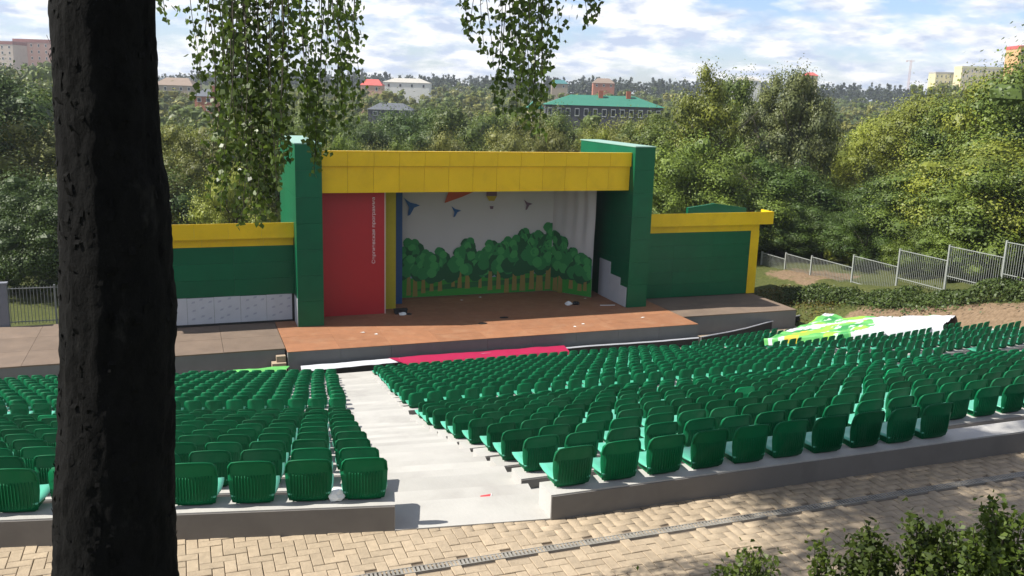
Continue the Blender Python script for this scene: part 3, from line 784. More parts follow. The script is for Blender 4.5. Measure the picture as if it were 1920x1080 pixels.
PR = {k: mat('print_'+k, c, 0.85) for k, c in dict(grass=(0.035, 0.26, 0.03), grass2=(0.02, 0.13, 0.035), pale=(0.20, 0.25, 0.34), dark=(0.011, 0.095, 0.034), mid=(0.025, 0.21, 0.06), light=(0.05, 0.30, 0.08), trunk=(0.24, 0.19, 0.05), blue=(0.03, 0.11, 0.28), mauve=(0.16, 0.10, 0.14), orange=(0.45, 0.09, 0.035), yellow=(0.42, 0.33, 0.03)).items()}
SM = LEN1+LEN2
gb = STAGE_Z+0.03
b = MB()
for a_, b_ in ((0.02, LEN1), (LEN1+0.02, SM)): flat(b, [(a_, -10.2), (a_, -9.3), (b_, -9.2), (b_, -10.0)], 0.010)
bpart(b, 'printed_water', PR['pale'])
b = MB(); g1 = [(0.02+LEN1*k/14, -10.05+0.12*math.sin(k*1.3)+0.15*k/14) for k in range(15)]
flat(b, [(0.02, gb)]+g1+[(LEN1, gb)], 0.016); flat(b, [(LEN1+0.02, gb), (LEN1+0.02, -9.7), (LEN1+1.2, -9.75), (SM, -9.95), (SM, gb)], 0.016)
bpart(b, 'printed_grass', PR['grass'])
b = MB(); flat(b, [(0.5, -10.7), (3.2, -10.3), (6.5, -10.25), (LEN1-0.1, -10.15), (LEN1-0.1, -10.45), (4.5, -10.6)], 0.019); bpart(b, 'printed_grass_shade', PR['grass2'])
trees_p = [(130, 470, 1000, 1.0), (190, 480, 1010, 1.1), (265, 580, 980, 1.0), (420, 560, 960, 1.0), (540, 640, 920, 0.8), (675, 470, 935, 1.15), (790, 590, 930, 0.8), (885, 490, 950, 1.15), (1040, 455, 975, 1.2), (1190, 375, 955, 1.4), (1345, 400, 955, 1.8), (1430, 320, 940, 1.6), (1500, 400, 960, 1.3), (1545, 455, 985, 1.3), (1640, 560, 940, 1.1), (1720, 610, 960, 1.1), (1770, 630, 960, 0.9), (340, 600, 960, 0.9), (600, 560, 930, 1.0), (960, 520, 940, 1.1), (1110, 440, 950, 1.2), (1270, 420, 940, 1.3)]
rp_ = random.Random(21)
for ti, (cx, ct, cb, tw) in enumerate(trees_p):
    s0, zt_ = cpx(cx, ct); _, zb_ = cpx(cx, cb)
    o1 = 0.022+0.003*ti
    H = zt_-zb_; wt = 0.13*tw
    lim0, lim1 = (0.03, LEN1-0.03) if s0 < LEN1 else (LEN1+0.03, SM-0.02)
    cl = lambda v: min(max(v, lim0), lim1)
    te = empty('printed_tree', (0, 0, 0), 0, bd)
    b = MB(); flat(b, [(cl(s0-wt), zb_), (cl(s0+wt), zb_), (cl(s0+wt*0.6), zb_+H*0.45), (cl(s0-wt*0.6), zb_+H*0.45)], o1); b.v = [(x-BO.x, y-BO.y, z-BO.z) for x, y, z in b.v]; b.build('printed_trunk', PR['trunk'], te)
    for shade, cnt, rad_, dz_ in (('dark', 9, 0.44, -0.10), ('mid', 7, 0.36, 0.04), ('light', 3, 0.30, -0.05)):
        b = MB()
        for q_ in range(cnt):
            t_ = (q_+0.5)/cnt; zc = zb_+H*(0.40+0.55*t_)+dz_; spread = 0.62*(1-t_*0.85)*(0.7+0.35*tw)
            r_ = rad_*(1.0-0.35*t_)*(0.75+0.25*tw)
            sc = cl(s0+rp_.uniform(-1, 1)*spread)
            zc = min(zc, zt_-r_*0.9)
            pts = [(cl(sc+r_*math.cos(2*math.pi*k/10)*(1+0.12*math.sin(3*k))), zc+r_*1.05*math.sin(2*math.pi*k/10)) for k in range(10)]
            flat(b, pts, o1+0.0006*(1+q_*0.05)+{'dark': 0, 'mid': 0.0009, 'light': 0.0018}[shade])
        b.v = [(x-BO.x, y-BO.y, z-BO.z) for x, y, z in b.v]
        b.build('printed_foliage', PR[shade], te)
def bird(cx, cy, sc, m, flip=1):
    s0, z0 = cpx(cx, cy); b = MB(); f_ = flip*sc
    flat(b, [(s0-0.55*f_, z0+0.55*sc), (s0-0.12*f_, z0+0.22*sc), (s0+0.30*f_, z0+0.12*sc), (s0+0.55*f_, z0+0.02*sc), (s0+0.15*f_, z0-0.12*sc), (s0-0.12*f_, z0-0.6*sc), (s0-0.30*f_, z0-0.65*sc), (s0-0.2*f_, z0-0.1*sc)], 0.075)
    bpart(b, 'printed_bird', m)
bird(155, 175, 0.82, PR['blue']); bird(562, 222, 0.52, PR['blue']); bird(1225, 160, 0.5, PR['mauve'])
b = MB(); flat(b, [cpx(455, 150), cpx(490, 50), cpx(560, -60), cpx(760, 30), cpx(620, 90)], 0.075); bpart(b, 'printed_kite', PR['orange'])
bb = empty('printed_balloon', (0, 0, 0), 0, bd)
for k in range(4):
    z_a, z_b = 130-45*k, 85-45*k
    wd = lambda cy: 48 if cy < 100 else 48-(cy-100)*0.8
    b = MB(); flat(b, [cpx(890-wd(z_a), z_a), cpx(890+wd(z_a), z_a), cpx(890+wd(z_b), z_b), cpx(890-wd(z_b), z_b)], 0.075)
    b.v = [(x-BO.x, y-BO.y, z-BO.z) for x, y, z in b.v]; b.build('printed_band', PR['yellow' if k % 2 == 0 else 'mauve'], bb)
b = MB(); flat(b, [cpx(878, 205), cpx(902, 205), cpx(908, 178), cpx(872, 178)], 0.075); b.v = [(x-BO.x, y-BO.y, z-BO.z) for x, y, z in b.v]; b.build('printed_basket', PR['mauve'], bb)
# ------------------------------------------------------------------ barriers and banners before the stage
M_white = mat('white_banner_cloth', (0.60, 0.61, 0.65), 0.6, var=0.05, vscale=1)
M_pink = mat('pink_banner_cloth', (0.36, 0.008, 0.06), 0.6, var=0.08, vscale=1)
M_lime = mat('lime_banner_cloth', (0.42, 0.55, 0.05), 0.6, var=0.2, vscale=1.2)
M_leafgreen = mat('green_banner_cloth', (0.12, 0.44, 0.11), 0.6, var=0.3, vscale=0.9)
M_mesh = mat('shade_dark_barrier_mesh', (0.02, 0.022, 0.024), 0.85)  # barrier backs near black, their shade put into the colour
M_steel = mat('grey_steel_post', (0.33, 0.34, 0.35), 0.5, metal=0.4)
def barrier(name, pts, zt, label, top, band=0.10, tilt=0.10):
    e = empty(name, (pts[0][0], pts[0][1], FORE_Z)); tag(e, label, 'barrier'); off = Vector(e.location)
    P = [np.array(p, float) for p in pts]
    b = MB(); t = MB(); rr = random.Random(4)
    dense = []
    for a_, c_ in zip(P[:-1], P[1:]):
        n = max(2, int(np.linalg.norm(c_-a_)/0.5))
        for k in range(n): dense.append(a_+(c_-a_)*k/n)
    dense.append(P[-1])
    rows = []
    for p in dense:
        sag = 0.012*math.sin(p[0]*1.1)+rr.uniform(-.006, .006)
        rows.append((p[0], p[1], zt+sag))
    for i, (x, y, z) in enumerate(rows):
        b.v += [(x-off.x, y-off.y, 0.0), (x-off.x, y-off.y, z-0.02-off.z), (x-off.x, y+0.015-off.y, 0.0), (x-off.x, y+0.015-off.y, z-0.02-off.z)]
        t.v += [(x-off.x, y-tilt-off.y, z-band-off.z), (x-off.x, y-0.02-off.y, z-off.z), (x-off.x, y+tilt+0.015-off.y, z-0.02-off.z), (x-off.x, y+0.0075-off.y, z-0.018-off.z)]
    for i in range(len(rows)-1):
        for mb in (b, t):
            q0, q1 = 4*i, 4*i+4
            if mb is b: mb.f += [(q0, q1, q1+1, q0+1), (q0+2, q0+3, q1+3, q1+2), (q0+1, q1+1, q1+3, q0+3)]
            else: mb.f += [(q0, q1, q1+1, q0+1), (q0+1, q1+1, q1+2, q0+2), (q0+2, q1+2, q1+3, q0+3), (q0+3, q1+3, q1, q0)]
    b.build('mesh_panel', M_mesh, e); t.build('top_band', top, e)
    L = 0.0
    for i, (x, y, z) in enumerate(rows):
        if i % 5 == 0:
            pb_ = MB(); pb_.box(x-0.02-off.x, x+0.02-off.x, y+0.018-off.y, y+0.058-off.y, 0.0, z-0.03-off.z); pb_.build('post', M_steel, e)
    return e
xa = ony(565, 686, 37.7)[0]; xb = ony(1310, 632, 37.7)[0]
barrier('low_barrier', [(xa, 37.7), (xb, 37.7)], -11.66, 'low mesh barrier shaded dark with white top strip along the front of the stage', M_white, 0.05, 0.05)
barrier('low_barrier', [(-9.0, 37.75), (3.85, 37.62)], -11.72, 'low mesh barrier with lime green top strip before the left platform', M_lime, 0.06, 0.06)
pr_ = [onz(1316, 631, -11.62)[:2], onz(1400, 614, -11.62)[:2], onz(1450, 601, -11.62)[:2], onz(1500, 590, -11.62)[:2]]
barrier('low_barrier', [tuple(p) for p in pr_], -11.62, 'low barrier with white top strip curving past the right platform', M_white, 0.04, 0.04)

def cloth(name, corners, nu, nv, m, label, cat, zfun=None, amp=0.03, hang=0.0, seed=0, th=0.012, matfun=None, mats_=None):
    """draped cloth: corners near-left, near-right, far-right, far-left (world)"""
    A_, B_, C_, D_ = [np.array(c, float) for c in corners]
    org = (A_+B_+C_+D_)/4
    b = MB(); nh = 3 if hang else 0
    for lay in (0, 1):
        for j in range(-nh, nv+1):
            for i in range(nu+1):
                u, v = i/nu, max(j, 0)/nv
                p = (A_*(1-u)+B_*u)*(1-v)+(D_*(1-u)+C_*u)*v
                z = zfun(p[0], p[1]) if zfun else p[2]
                z += amp*(noise.noise((p[0]*1.1+seed, p[1]*1.1, 0.3))+0.5*noise.noise((p[0]*3.1, p[1]*3.1+seed, 1.3)))
                if j < 0: z -= hang*(-j)/nh*(0.8+0.4*noise.noise((p[0]*2, seed, 4))); p = p+np.array([0, -0.03*(-j), 0])
                b.v.append((p[0]-org[0], p[1]-org[1], z-org[2]-th*lay))
    W_ = nu+1; Hh = nv+1+nh; K_ = W_*Hh
    mi = []
    for j in range(Hh-1):
        for i in range(nu):
            a_ = j*W_+i; b.f.append((a_, a_+1, a_+W_+1, a_+W_)); b.f.append((K_+a_, K_+a_+W_, K_+a_+W_+1, K_+a_+1))
            k_ = matfun(i/nu, max(j-nh, 0)/nv) if matfun else 0
            mi += [k_, k_]
    e = empty(name, tuple(org)); tag(e, label, cat)
    me_ = b.mesh('cloth', m, True)
    if mats_:
        for mm_ in mats_: me_.materials.append(mm_)
        me_.polygons.foreach_set('material_index', mi)
    link('cloth', me_, None, e)
    return e
# pink banner thrown over the barrier
zp = -11.60
c0, c1 = ony(757, 676, 37.45), ony(1064, 652, 37.45)
cloth('pink_banner', [(c0[0], 37.25, -11.72), (c1[0], 37.25, -11.72), (c1[0], 37.85, zp), (c0[0]-0.6, 37.85, zp)], 40, 5, M_pink, 'long pink banner draped over the barrier in front of the stage', 'banner', amp=0.035, hang=0.22, seed=2)
c0, c1 = ony(566, 689, 37.4), ony(752, 680, 37.4)
cloth('white_banner', [(c0[0], 37.52, -11.74), (c1[0], 37.62, -11.68), (c1[0]+0.3, 37.8, -11.62), (c0[0], 37.8, -11.64)], 26, 4, M_white, 'white banner strip lying over the barrier at the foot of the aisle', 'banner', amp=0.03, hang=0.06, seed=5)
c0, c1 = ony(442, 690, 37.4), ony(545, 684, 37.4)
cloth('green_banner', [(c0[0], 36.85, -11.70), (c1[0]-0.4, 36.95, -11.68), (c1[0], 37.8, -11.60), (c0[0]-0.1, 37.8, -11.60)], 18, 6, M_leafgreen, 'small light green banner over the front seats of the left block', 'banner', amp=0.05, hang=0.1, seed=7)
# big banner over the seats of the right block
RA = np.array([2*XC-LA[0], LA[1]])
def rb_z(x, y):
    d = (x-RA[0])*(-0.203)+(y-RA[1])*0.979
    z = np.interp(d, ROWD, ROWT)+0.49
    return float(z) if d < ROWD[-1]+0.5 else float(z)-0.15*(d-ROWD[-1]-0.5)
def on_rb(px, py):
    v = ray(px, py); lo, hi = 20.0, 70.0
    for _ in range(50):
        m_ = (lo+hi)/2; p = v*m_
        if p[2] > rb_z(p[0], p[1]): lo = m_
        else: hi = m_
    return v*lo
MY = mat('yellow_print', (0.62, 0.45, 0.04), 0.6); MG2 = mat('lime_print', (0.30, 0.60, 0.06), 0.6); MG3 = mat('deep_green_print', (0.04, 0.28, 0.07), 0.6); MPG = mat('pale_green_print', (0.52, 0.74, 0.56), 0.6); MGR = mat('grey_print', (0.52, 0.53, 0.58), 0.6)
def pf(u, v):
    q1 = noise.noise((u*9, v*5, 2.2)); q2 = noise.noise((u*16+4, v*7, 5.1))
    if u < 0.50+0.06*math.sin(v*7):
        if abs(v-0.30-u*0.8) < 0.07: return 0
        if q1 > 0.22: return 3
        if q2 < -0.3: return 5
        if q1 < -0.28: return 4
        if v < 0.22 and 0.10 < u < 0.2: return 2
        if q2 > 0.35: return 0
        return 1
    if 0.50 < u < 0.74 and 0.42 < v < 0.56 and q2 > -0.05: return 6
    if 0.78 < u < 0.93 and 0.35 < v < 0.72 and q1 > -0.05: return 5
    return 0
co_ = [on_rb(1432, 636), on_rb(1768, 610), on_rb(1806, 581), on_rb(1565, 577)]
cloth('large_banner', co_, 84, 44, M_white, 'large white banner with green print spread over seats of the right block', 'banner', zfun=rb_z, amp=0.07, hang=0.35, seed=9, matfun=pf, mats_=[M_leafgreen, MY, MG2, MG3, MPG, MGR])

# ------------------------------------------------------------------ fence climbing the right bank
M_fence = mat('pale_grey_fence_steel', (0.34, 0.36, 0.34), 0.5, metal=0.2, var=0.1, vscale=4)
fy = [22.6, 26.1, 29.7, 33.2, 36.7, 40.2, 43.9, 47.8, 50.5, 53.2]
ft = [-4.1, -4.9, -5.6, -6.4, -7.2, -8.0, -9.0, -9.75, -10.0, -10.4]
fe = empty('steel_fence', (39, 36.7, float(ground(39, 36.7)))); tag(fe, 'pale steel picket fence stepping down the bank right of the stage', 'fence'); FO = Vector(fe.location)
pm = MB(); pm.box(-0.009, 0.009, -0.009, 0.009, -1.82, 0.0); pmesh = pm.mesh('picket', M_fence)
for i, (y, t) in enumerate(zip(fy, ft)):
    gz = float(ground(39, y))-0.3
    b = MB(); b.box(-0.045, 0.045, -0.045, 0.045, gz-t, 0.0); o = b.build('post', M_fence, fe); o.location = (0, y-FO.y, t-FO.z)
    b = MB(); b.box(-0.05, 0.05, -0.05, 0.05, 0.001, 0.02); o2 = b.build('post_cap', M_fence, o)
    if i+1 < len(fy):
        y2, t2 = fy[i+1], ft[i+1]-0.05
        for dz in (0.0, -1.62):
            b = MB(); b.box(-0.02, 0.02, y+0.046-FO.y, y2-0.046-FO.y, t2+dz-0.035-FO.z, t2+dz-FO.z); b.build('rail', M_fence, fe)
        n = int((y2-y)/0.135)
        for k in range(1, n):
            o = link('picket', pmesh, None, fe); o.location = (0.032, y+(y2-y)*k/n-FO.y, t2+0.02-FO.z)
# fence and grey pillar behind the left platform
M_fence2 = mat('dull_grey_fence_steel', (0.22, 0.23, 0.22), 0.6)
lf = empty('dark_fence', (-9.5, 46.3, FORE_Z)); tag(lf, 'thin dark grey picket fence behind the left platform', 'fence')
for x in np.arange(-8, 6.1, 2.33):
    b = MB(); b.box(x-0.04, x+0.04, -0.04, 0.04, -0.3, 2.75); b.build('post', M_fence2, lf)
for z in (1.0, 2.6):
    b = MB(); b.box(-8, 6, -0.02, 0.02, z, z+0.04); b.build('rail', M_fence2, lf)
pm2 = MB(); pm2.box(-0.012, 0.012, -0.012, 0.012, 0.9, 2.7); pmesh2 = pm2.mesh('picket', M_fence2)
for k in range(95):
    o = link('picket', pmesh2, None, lf); o.location = (-7.9+k*0.146, 0.033, 0)
pg = at(3, 600, 48)
b = MB(); b.box(-0.5, 0.32, -0.15, 0.15, -0.3, 1.95).box(-0.54, 0.36, -0.19, 0.19, 1.95, 2.02)
o = b.build('concrete_pillar', mat('blue_grey_concrete', (0.17, 0.18, 0.21), 0.8, var=0.1)); o.location = (onz(3, 612, STAGE_Z)[0], onz(3, 612, STAGE_Z)[1]+0.2, STAGE_Z); tag(o, 'pale grey pillar at the left edge of the platform', 'pillar')

# ------------------------------------------------------------------ small things lying about
def lump(name, m, rx, ry, rz, seed, loc, label=None, cat=None, parent=None, group=None):
    bm = bmesh.new(); bmesh.ops.create_icosphere(bm, subdivisions=2, radius=1)
    for v in bm.verts:
        n_ = 1+0.35*noise.noise(v.co*1.7+Vector((seed, 0, 0)))
        v.co = Vector((v.co.x*rx*n_, v.co.y*ry*n_, max(v.co.z, -0.6)*rz*n_+0.6*rz))
    me_ = bpy.data.meshes.new(name); bm.to_mesh(me_); bm.free(); me_.materials.append(m)
    o = link(name, me_, None, parent); o.location = loc
    if label: tag(o, label, cat, group)
    return o
M_black = mat('black_fabric', (0.012, 0.012, 0.014), 0.8); M_wbag = mat('white_polythene', (0.8, 0.82, 0.82), 0.35)
p = onz(752, 588, STAGE_Z)
eq = empty('equipment_case', tuple(p)); tag(eq, 'dark equipment case with white bundle beside the blue stage panel', 'case')
b = MB(); b.box(-0.32, 0.3, -0.12, 0.25, 0.0, 0.2).box(-0.36, 0.34, -0.1, 0.22, 0.2, 0.24); b.build('case', M_black, eq)
lump('white_bundle', M_wbag, 0.22, 0.12, 0.09, 3, (0.0, -0.3, 0.0), parent=eq)
lump('black_strap', M_black, 0.14, 0.10, 0.05, 4, (0.34, -0.32, 0.0), parent=eq)
p = onz(1066, 572, STAGE_Z); lump('white_sack', M_wbag, 0.19, 0.16, 0.14, 8, tuple(p), 'small white sack on the stage floor near the right wall', 'sack')
p = onz(1080, 571, STAGE_Z); lump('black_bag', M_black, 0.22, 0.15, 0.12, 9, tuple(p), 'small black bag beside the white sack on stage', 'bag')
p = onz(945, 596, STAGE_Z); lump('dark_cloth', M_black, 0.24, 0.12, 0.04, 10, tuple(p), 'dark rag on the stage floor, the one nearer the backdrop', 'rag')
p = onz(905, 607, STAGE_Z); lump('dark_cloth', M_black, 0.24, 0.11, 0.04, 12, tuple(p), 'dark rag at the shadow edge of the stage floor', 'rag')
p = onz(1140, 573, STAGE_Z); b = MB(); b.tube([(-0.42, 0.10, 0.02), (0.0, 0.0, 0.022), (0.38, -0.06, 0.02)], 0.018, 8); o = b.build('white_pipe', M_wbag); o.location = tuple(p); tag(o, 'thin white pipe lying by the right inner wall', 'pipe')
rl = random.Random(8); k = 0
for (px, py, where) in [(866, 563, 'near the backdrop left of centre'), (900, 558, 'close under the backdrop'), (680, 624, 'on the sunlit stage edge at left'), (705, 627, 'beside another scrap on the sunlit left stage edge'), (1093, 608, 'on the sunlit stage edge at right'), (1078, 613, 'nearest the front edge of the stage at right'), (1205, 596, 'before the right tower'), (1097, 560, 'at the foot of the right cloth edge')]:
    p = onz(px, py, STAGE_Z); b = MB(); s_ = 0.055
    pts = [(s_*rl.uniform(.7, 1.4)*math.cos(a_)*1.6, s_*rl.uniform(.6, 1.2)*math.sin(a_), 0.012+rl.uniform(0, .03)) for a_ in np.linspace(0, 2*math.pi, 7)[:-1]]
    b.add(pts+[(x, y, z-0.006) for x, y, z in pts], [tuple(range(6)), tuple(range(11, 5, -1))]+[(i, (i+1) % 6, 6+(i+1) % 6, 6+i) for i in range(6)])
    o = b.build('paper_scrap', M_wbag); o.location = (p[0], p[1], STAGE_Z); tag(o, 'white paper scrap '+where, 'paper', 'paper scraps on the stage'); k += 1
# red cup in the aisle, white bag between two back-row seats
p = onz(911, 945, -4.05)
cup = empty('red_cup', (p[0], p[1], -4.045)); tag(cup, 'small red cup lying in the aisle beside the back row', 'cup')
b = MB(); nseg = 14
b.tube([(-0.05, 0.02, 0.042), (0.05, -0.02, 0.052)], [0.040, 0.052], nseg, cap=False); b.tube([(-0.052, 0.021, 0.042), (-0.05, 0.02, 0.042)], [0.040, 0.040], nseg); b.build('cup_body', mat('red_paper', (0.60, 0.03, 0.04), 0.5), cup)
b = MB(); b.tube([(0.046, -0.018, 0.052), (0.052, -0.021, 0.052)], [0.0545, 0.0545], nseg, cap=False); b.build('rim', M_wbag, cup)
b = MB(); b.tube([(0.1, 0.0, 0.008), (0.22, -0.02, 0.01), (0.26, -0.02, 0.015)], [0.006, 0.006, 0.012], 6); b.build('spoon', mat('tan_plastic', (0.4, 0.3, 0.22), 0.5), cup)
p = onz(633, 938, ROWT[0]); lump('plastic_bag', M_wbag, 0.085, 0.08, 0.07, 14, (p[0], p[1]+0.02, ROWT[0]+0.002), 'crumpled white plastic bag between the last two seats of the left back row', 'bag')
# ------------------------------------------------------------------ trees
def crown_quads(seed, H, R, nclump, per, leaf, shape='round', low=0.22, bias=0.78, core=(8, 5)):
    rng = np.random.default_rng(seed); C = []; 
    while len(C) < nclump:
        u = rng.uniform(-1, 1, 3)
        if np.linalg.norm(u) > 1: continue
        if np.linalg.norm(u) < 0.45 and rng.random() < 0.7: continue
        C.append(u)
    C = np.array(C); t = (C[:, 2]+1)/2
    if shape == 'round': w = 1-0.15*t
    elif shape == 'tall': w = 0.75-0.30*t**1.5+0.25*np.sin(t*3.1)
    elif shape == 'cone': w = 1.25*(1-t)+0.12
    else: w = 1.0+0*t
    zc = H*(low+(0.97-low)*t); X = C[:, :2]*R*w[:, None]*1.05
    cen = np.concatenate([X, zc[:, None]], 1)
    cr = R*rng.uniform(0.20, 0.40, nclump)*(0.75 if shape == 'cone' else 1)
    P = []; O = []; Tn = []
    for c, r, tt in zip(cen, cr, t):
        d = rng.normal(size=(per, 3)); d /= np.linalg.norm(d, axis=1)[:, None]
        rr = r*rng.uniform(0.55, 1.12, per)
        flat_ = np.array([1, 1, 0.72])
        P.append(c+d*rr[:, None]*flat_); O.append(d+np.array([0, 0, 0.35])); Tn.append(np.clip(rng.normal(0.45, 0.20)+rng.normal(0, 0.07, per), 0, 1))
    # stray twigs that break up the outline
    ns = nclump*per//14
    k = rng.integers(0, nclump, ns); d = rng.normal(size=(ns, 3)); d[:, 2] = np.abs(d[:, 2])*1.2; d /= np.linalg.norm(d, axis=1)[:, None]
    P.append(cen[k]+d*(cr[k]*rng.uniform(1.0, 1.55, ns))[:, None]); O.append(d); Tn.append(np.clip(rng.normal(0.6, 0.2, ns), 0, 1))
    P = np.concatenate(P); O = np.concatenate(O); O /= np.linalg.norm(O, axis=1)[:, None]+1e-9
    P[:, 2] = np.maximum(P[:, 2], H*0.02)
    Q = [leaf_quads(P, O, leaf, rng, bias)]
    # solid core blob in every clump, tinted darker than its leaves
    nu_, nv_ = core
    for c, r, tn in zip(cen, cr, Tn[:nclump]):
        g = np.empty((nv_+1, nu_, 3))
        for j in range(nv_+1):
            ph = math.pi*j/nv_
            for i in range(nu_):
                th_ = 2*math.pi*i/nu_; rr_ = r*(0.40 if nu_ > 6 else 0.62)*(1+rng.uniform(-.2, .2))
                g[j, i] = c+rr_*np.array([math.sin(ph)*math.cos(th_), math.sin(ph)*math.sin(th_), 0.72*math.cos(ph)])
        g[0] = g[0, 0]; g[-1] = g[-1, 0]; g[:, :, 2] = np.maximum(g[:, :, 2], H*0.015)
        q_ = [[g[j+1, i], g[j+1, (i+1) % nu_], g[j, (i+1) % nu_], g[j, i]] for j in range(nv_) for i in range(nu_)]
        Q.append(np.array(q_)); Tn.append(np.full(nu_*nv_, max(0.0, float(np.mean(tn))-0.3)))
    return np.concatenate(Q), np.concatenate(Tn)
M_bark = mat('grey_brown_bark', (0.09, 0.075, 0.06), 0.9, var=0.3, vscale=4, bump=0.5, bscale=12)
FOL = {'dark': leaf_mat('dark_green_foliage', (0.058, 0.105, 0.023)), 'olive': leaf_mat('olive_foliage', (0.15, 0.175, 0.04)),
       'lime': leaf_mat('yellow_green_foliage', (0.215, 0.265, 0.045)), 'grey': leaf_mat('grey_green_foliage', (0.12, 0.15, 0.065)),
       'pale': leaf_mat('pale_olive_foliage', (0.165, 0.185, 0.06)), 'mid': leaf_mat('mid_green_foliage', (0.115, 0.175, 0.034))}
HREF = 12.0
CROWN = {}
for nm, args in {'round': (1, HREF, 4.6, 56, 430, 0.21, 'round', 0.12), 'round2': (2, HREF, 5.0, 60, 420, 0.21, 'round', 0.08), 'tall': (3, HREF, 3.6, 66, 400, 0.20, 'tall', 0.06), 'tall2': (4, HREF, 3.9, 70, 380, 0.20, 'tall', 0.04), 'bush': (5, HREF, 6.4, 60, 430, 0.25, 'bush', 0.02), 'wide': (6, HREF, 6.0, 66, 400, 0.23, 'round', 0.10)}.items():
    CROWN[nm] = crown_quads(*args)
CM = {}
def crown_mesh(shape, fol):
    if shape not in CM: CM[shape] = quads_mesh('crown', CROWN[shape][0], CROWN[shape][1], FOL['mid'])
    return CM[shape]
def trunk_mb(seed, H=HREF, r=0.22):
    rr = random.Random(seed); b = MB()
    pts = [(0, 0, -0.6)]; x = y = 0
    for k in range(1, 7):
        x += rr.uniform(-.15, .15); y += rr.uniform(-.15, .15); pts.append((x, y, H*0.8*k/6))
    b.tube(pts, [r*1.25, r, r*.9, r*.75, r*.6, r*.4, r*.15], 8)
    for k in range(9):
        t = rr.uniform(0.25, 0.85); i = min(int(t*6), 5); p = np.array(pts[i+0 if i > 0 else 1]); a_ = rr.uniform(0, 6.28); L = H*rr.uniform(.14, .28)
        e = p+np.array([math.cos(a_)*L, math.sin(a_)*L, L*0.9]); m_ = (p+e)/2+np.array([0, 0, -0.1*L])
        b.tube([p, m_, e], [r*.4, r*.25, r*.06], 6)
    return b
TRK = [trunk_mb(s).mesh('trunk', M_bark, True) for s in (1, 2, 3)]
rt = random.Random(77)
TREES = []
def tree(px, top, d, wsc, shape, fol, label, group=None, name='tree'):
    g_ = at(px, 330, d); x, y = g_[0], g_[1]; zg = float(ground(x, y)); zt = at(px, top, d)[2]
    H = max(zt-zg, 1.5); s = H/HREF
    e = empty(name, (x, y, zg), rt.uniform(0, 6.28)); tag(e, label, 'bush' if 'bush' in name else 'tree', group)
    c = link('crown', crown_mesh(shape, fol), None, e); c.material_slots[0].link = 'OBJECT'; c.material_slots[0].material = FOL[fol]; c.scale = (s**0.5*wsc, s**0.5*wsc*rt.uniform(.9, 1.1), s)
    t = link('trunk', rt.choice(TRK), None, e); t.scale = (s, s, s)
    TREES.append((x, y, H))
    return e
L_ = 'trees left of the stage'; B_ = 'trees behind the stage'; R_ = 'trees beyond the right fence'
# left of the stage
for a_ in [(-70, 100, 66, 1.2, 'round2', 'dark', 'broad dark tree cut by the left picture edge'), (18, 122, 72, 1.15, 'tall2', 'dark', 'tall dark green tree at the far left, left of the big trunk'),
           (95, 130, 84, 1.15, 'round', 'mid', 'dark tree half hidden by the left side of the big trunk'), (62, 225, 66, 1.0, 'round2', 'olive', 'olive tree low at the far left beside the big trunk'),
           (8, 330, 53, .8, 'bush', 'dark', 'dark bushy tree over the left fence'), (95, 345, 52, .75, 'bush', 'dark', 'dark bushy tree over the left fence, next to the big trunk'),
           (215, 200, 80, 1.0, 'round', 'olive', 'olive tree behind the big trunk'), (330, 232, 74, .75, 'round2', 'olive', 'olive tree just right of the big trunk above the left wing'),
           (395, 222, 82, .7, 'round', 'lime', 'yellow-green tree above the middle of the left wing'), (455, 212, 76, .75, 'round2', 'olive', 'olive tree behind the hanging birch leaves'),
           (345, 310, 64, 0.6, 'bush', 'olive', 'olive bush close behind the left wing roof'), (440, 318, 63, 0.6, 'bush', 'lime', 'yellow-green bush close behind the left wing roof, nearer the tower'),
           (520, 230, 86, 1.0, 'wide', 'mid', 'green tree behind the left green tower'), (255, 300, 64, 0.9, 'bush', 'dark', 'dark bush behind the big trunk and the left wing')]:
    tree(*a_[:6], a_[6], L_)
# behind the stage
bs = [(590, 236, 80, .55, 'round', 'olive'), (645, 248, 72, .45, 'round2', 'mid'), (702, 250, 68, .46, 'round', 'pale'), (752, 260, 70, .40, 'round2', 'mid'), (795, 258, 71, .36, 'round', 'olive'), (836, 246, 68, .50, 'round2', 'pale'), (885, 256, 72, .40, 'round', 'mid'), (938, 242, 69, .52, 'round2', 'pale'),
      (988, 256, 72, .38, 'round', 'olive'), (1030, 238, 70, .46, 'round2', 'pale'), (1075, 250, 70, .42, 'round', 'olive'), (1118, 238, 73, .46, 'round2', 'lime'), (1162, 232, 76, .50, 'round', 'pale'), (1210, 226, 80, .55, 'round2', 'olive'),
      (610, 205, 112, .9, 'wide', 'mid'), (690, 216, 105, .9, 'round', 'dark'), (745, 214, 112, .9, 'wide', 'dark'), (800, 200, 118, .9, 'round2', 'dark'), (862, 206, 110, .85, 'wide', 'mid'), (925, 192, 122, .9, 'round', 'mid'), (985, 214, 108, .8, 'round2', 'olive'), (1045, 214, 112, .8, 'wide', 'mid'), (1105, 224, 110, .7, 'round', 'olive'), (1165, 226, 105, .7, 'bush', 'olive'), (1215, 215, 100, .9, 'round2', 'mid')]
for k, a_ in enumerate(bs):
    near_ = k < 14; kk = k+1 if near_ else k-13
    tree(*a_, '%s tree behind the stage roof, %s from the left in the %s row' % ({'olive': 'olive', 'mid': 'green', 'dark': 'dark green', 'lime': 'yellow-green', 'pale': 'pale olive'}[a_[5]], ordinal(kk), 'nearer' if near_ else 'farther'), B_)
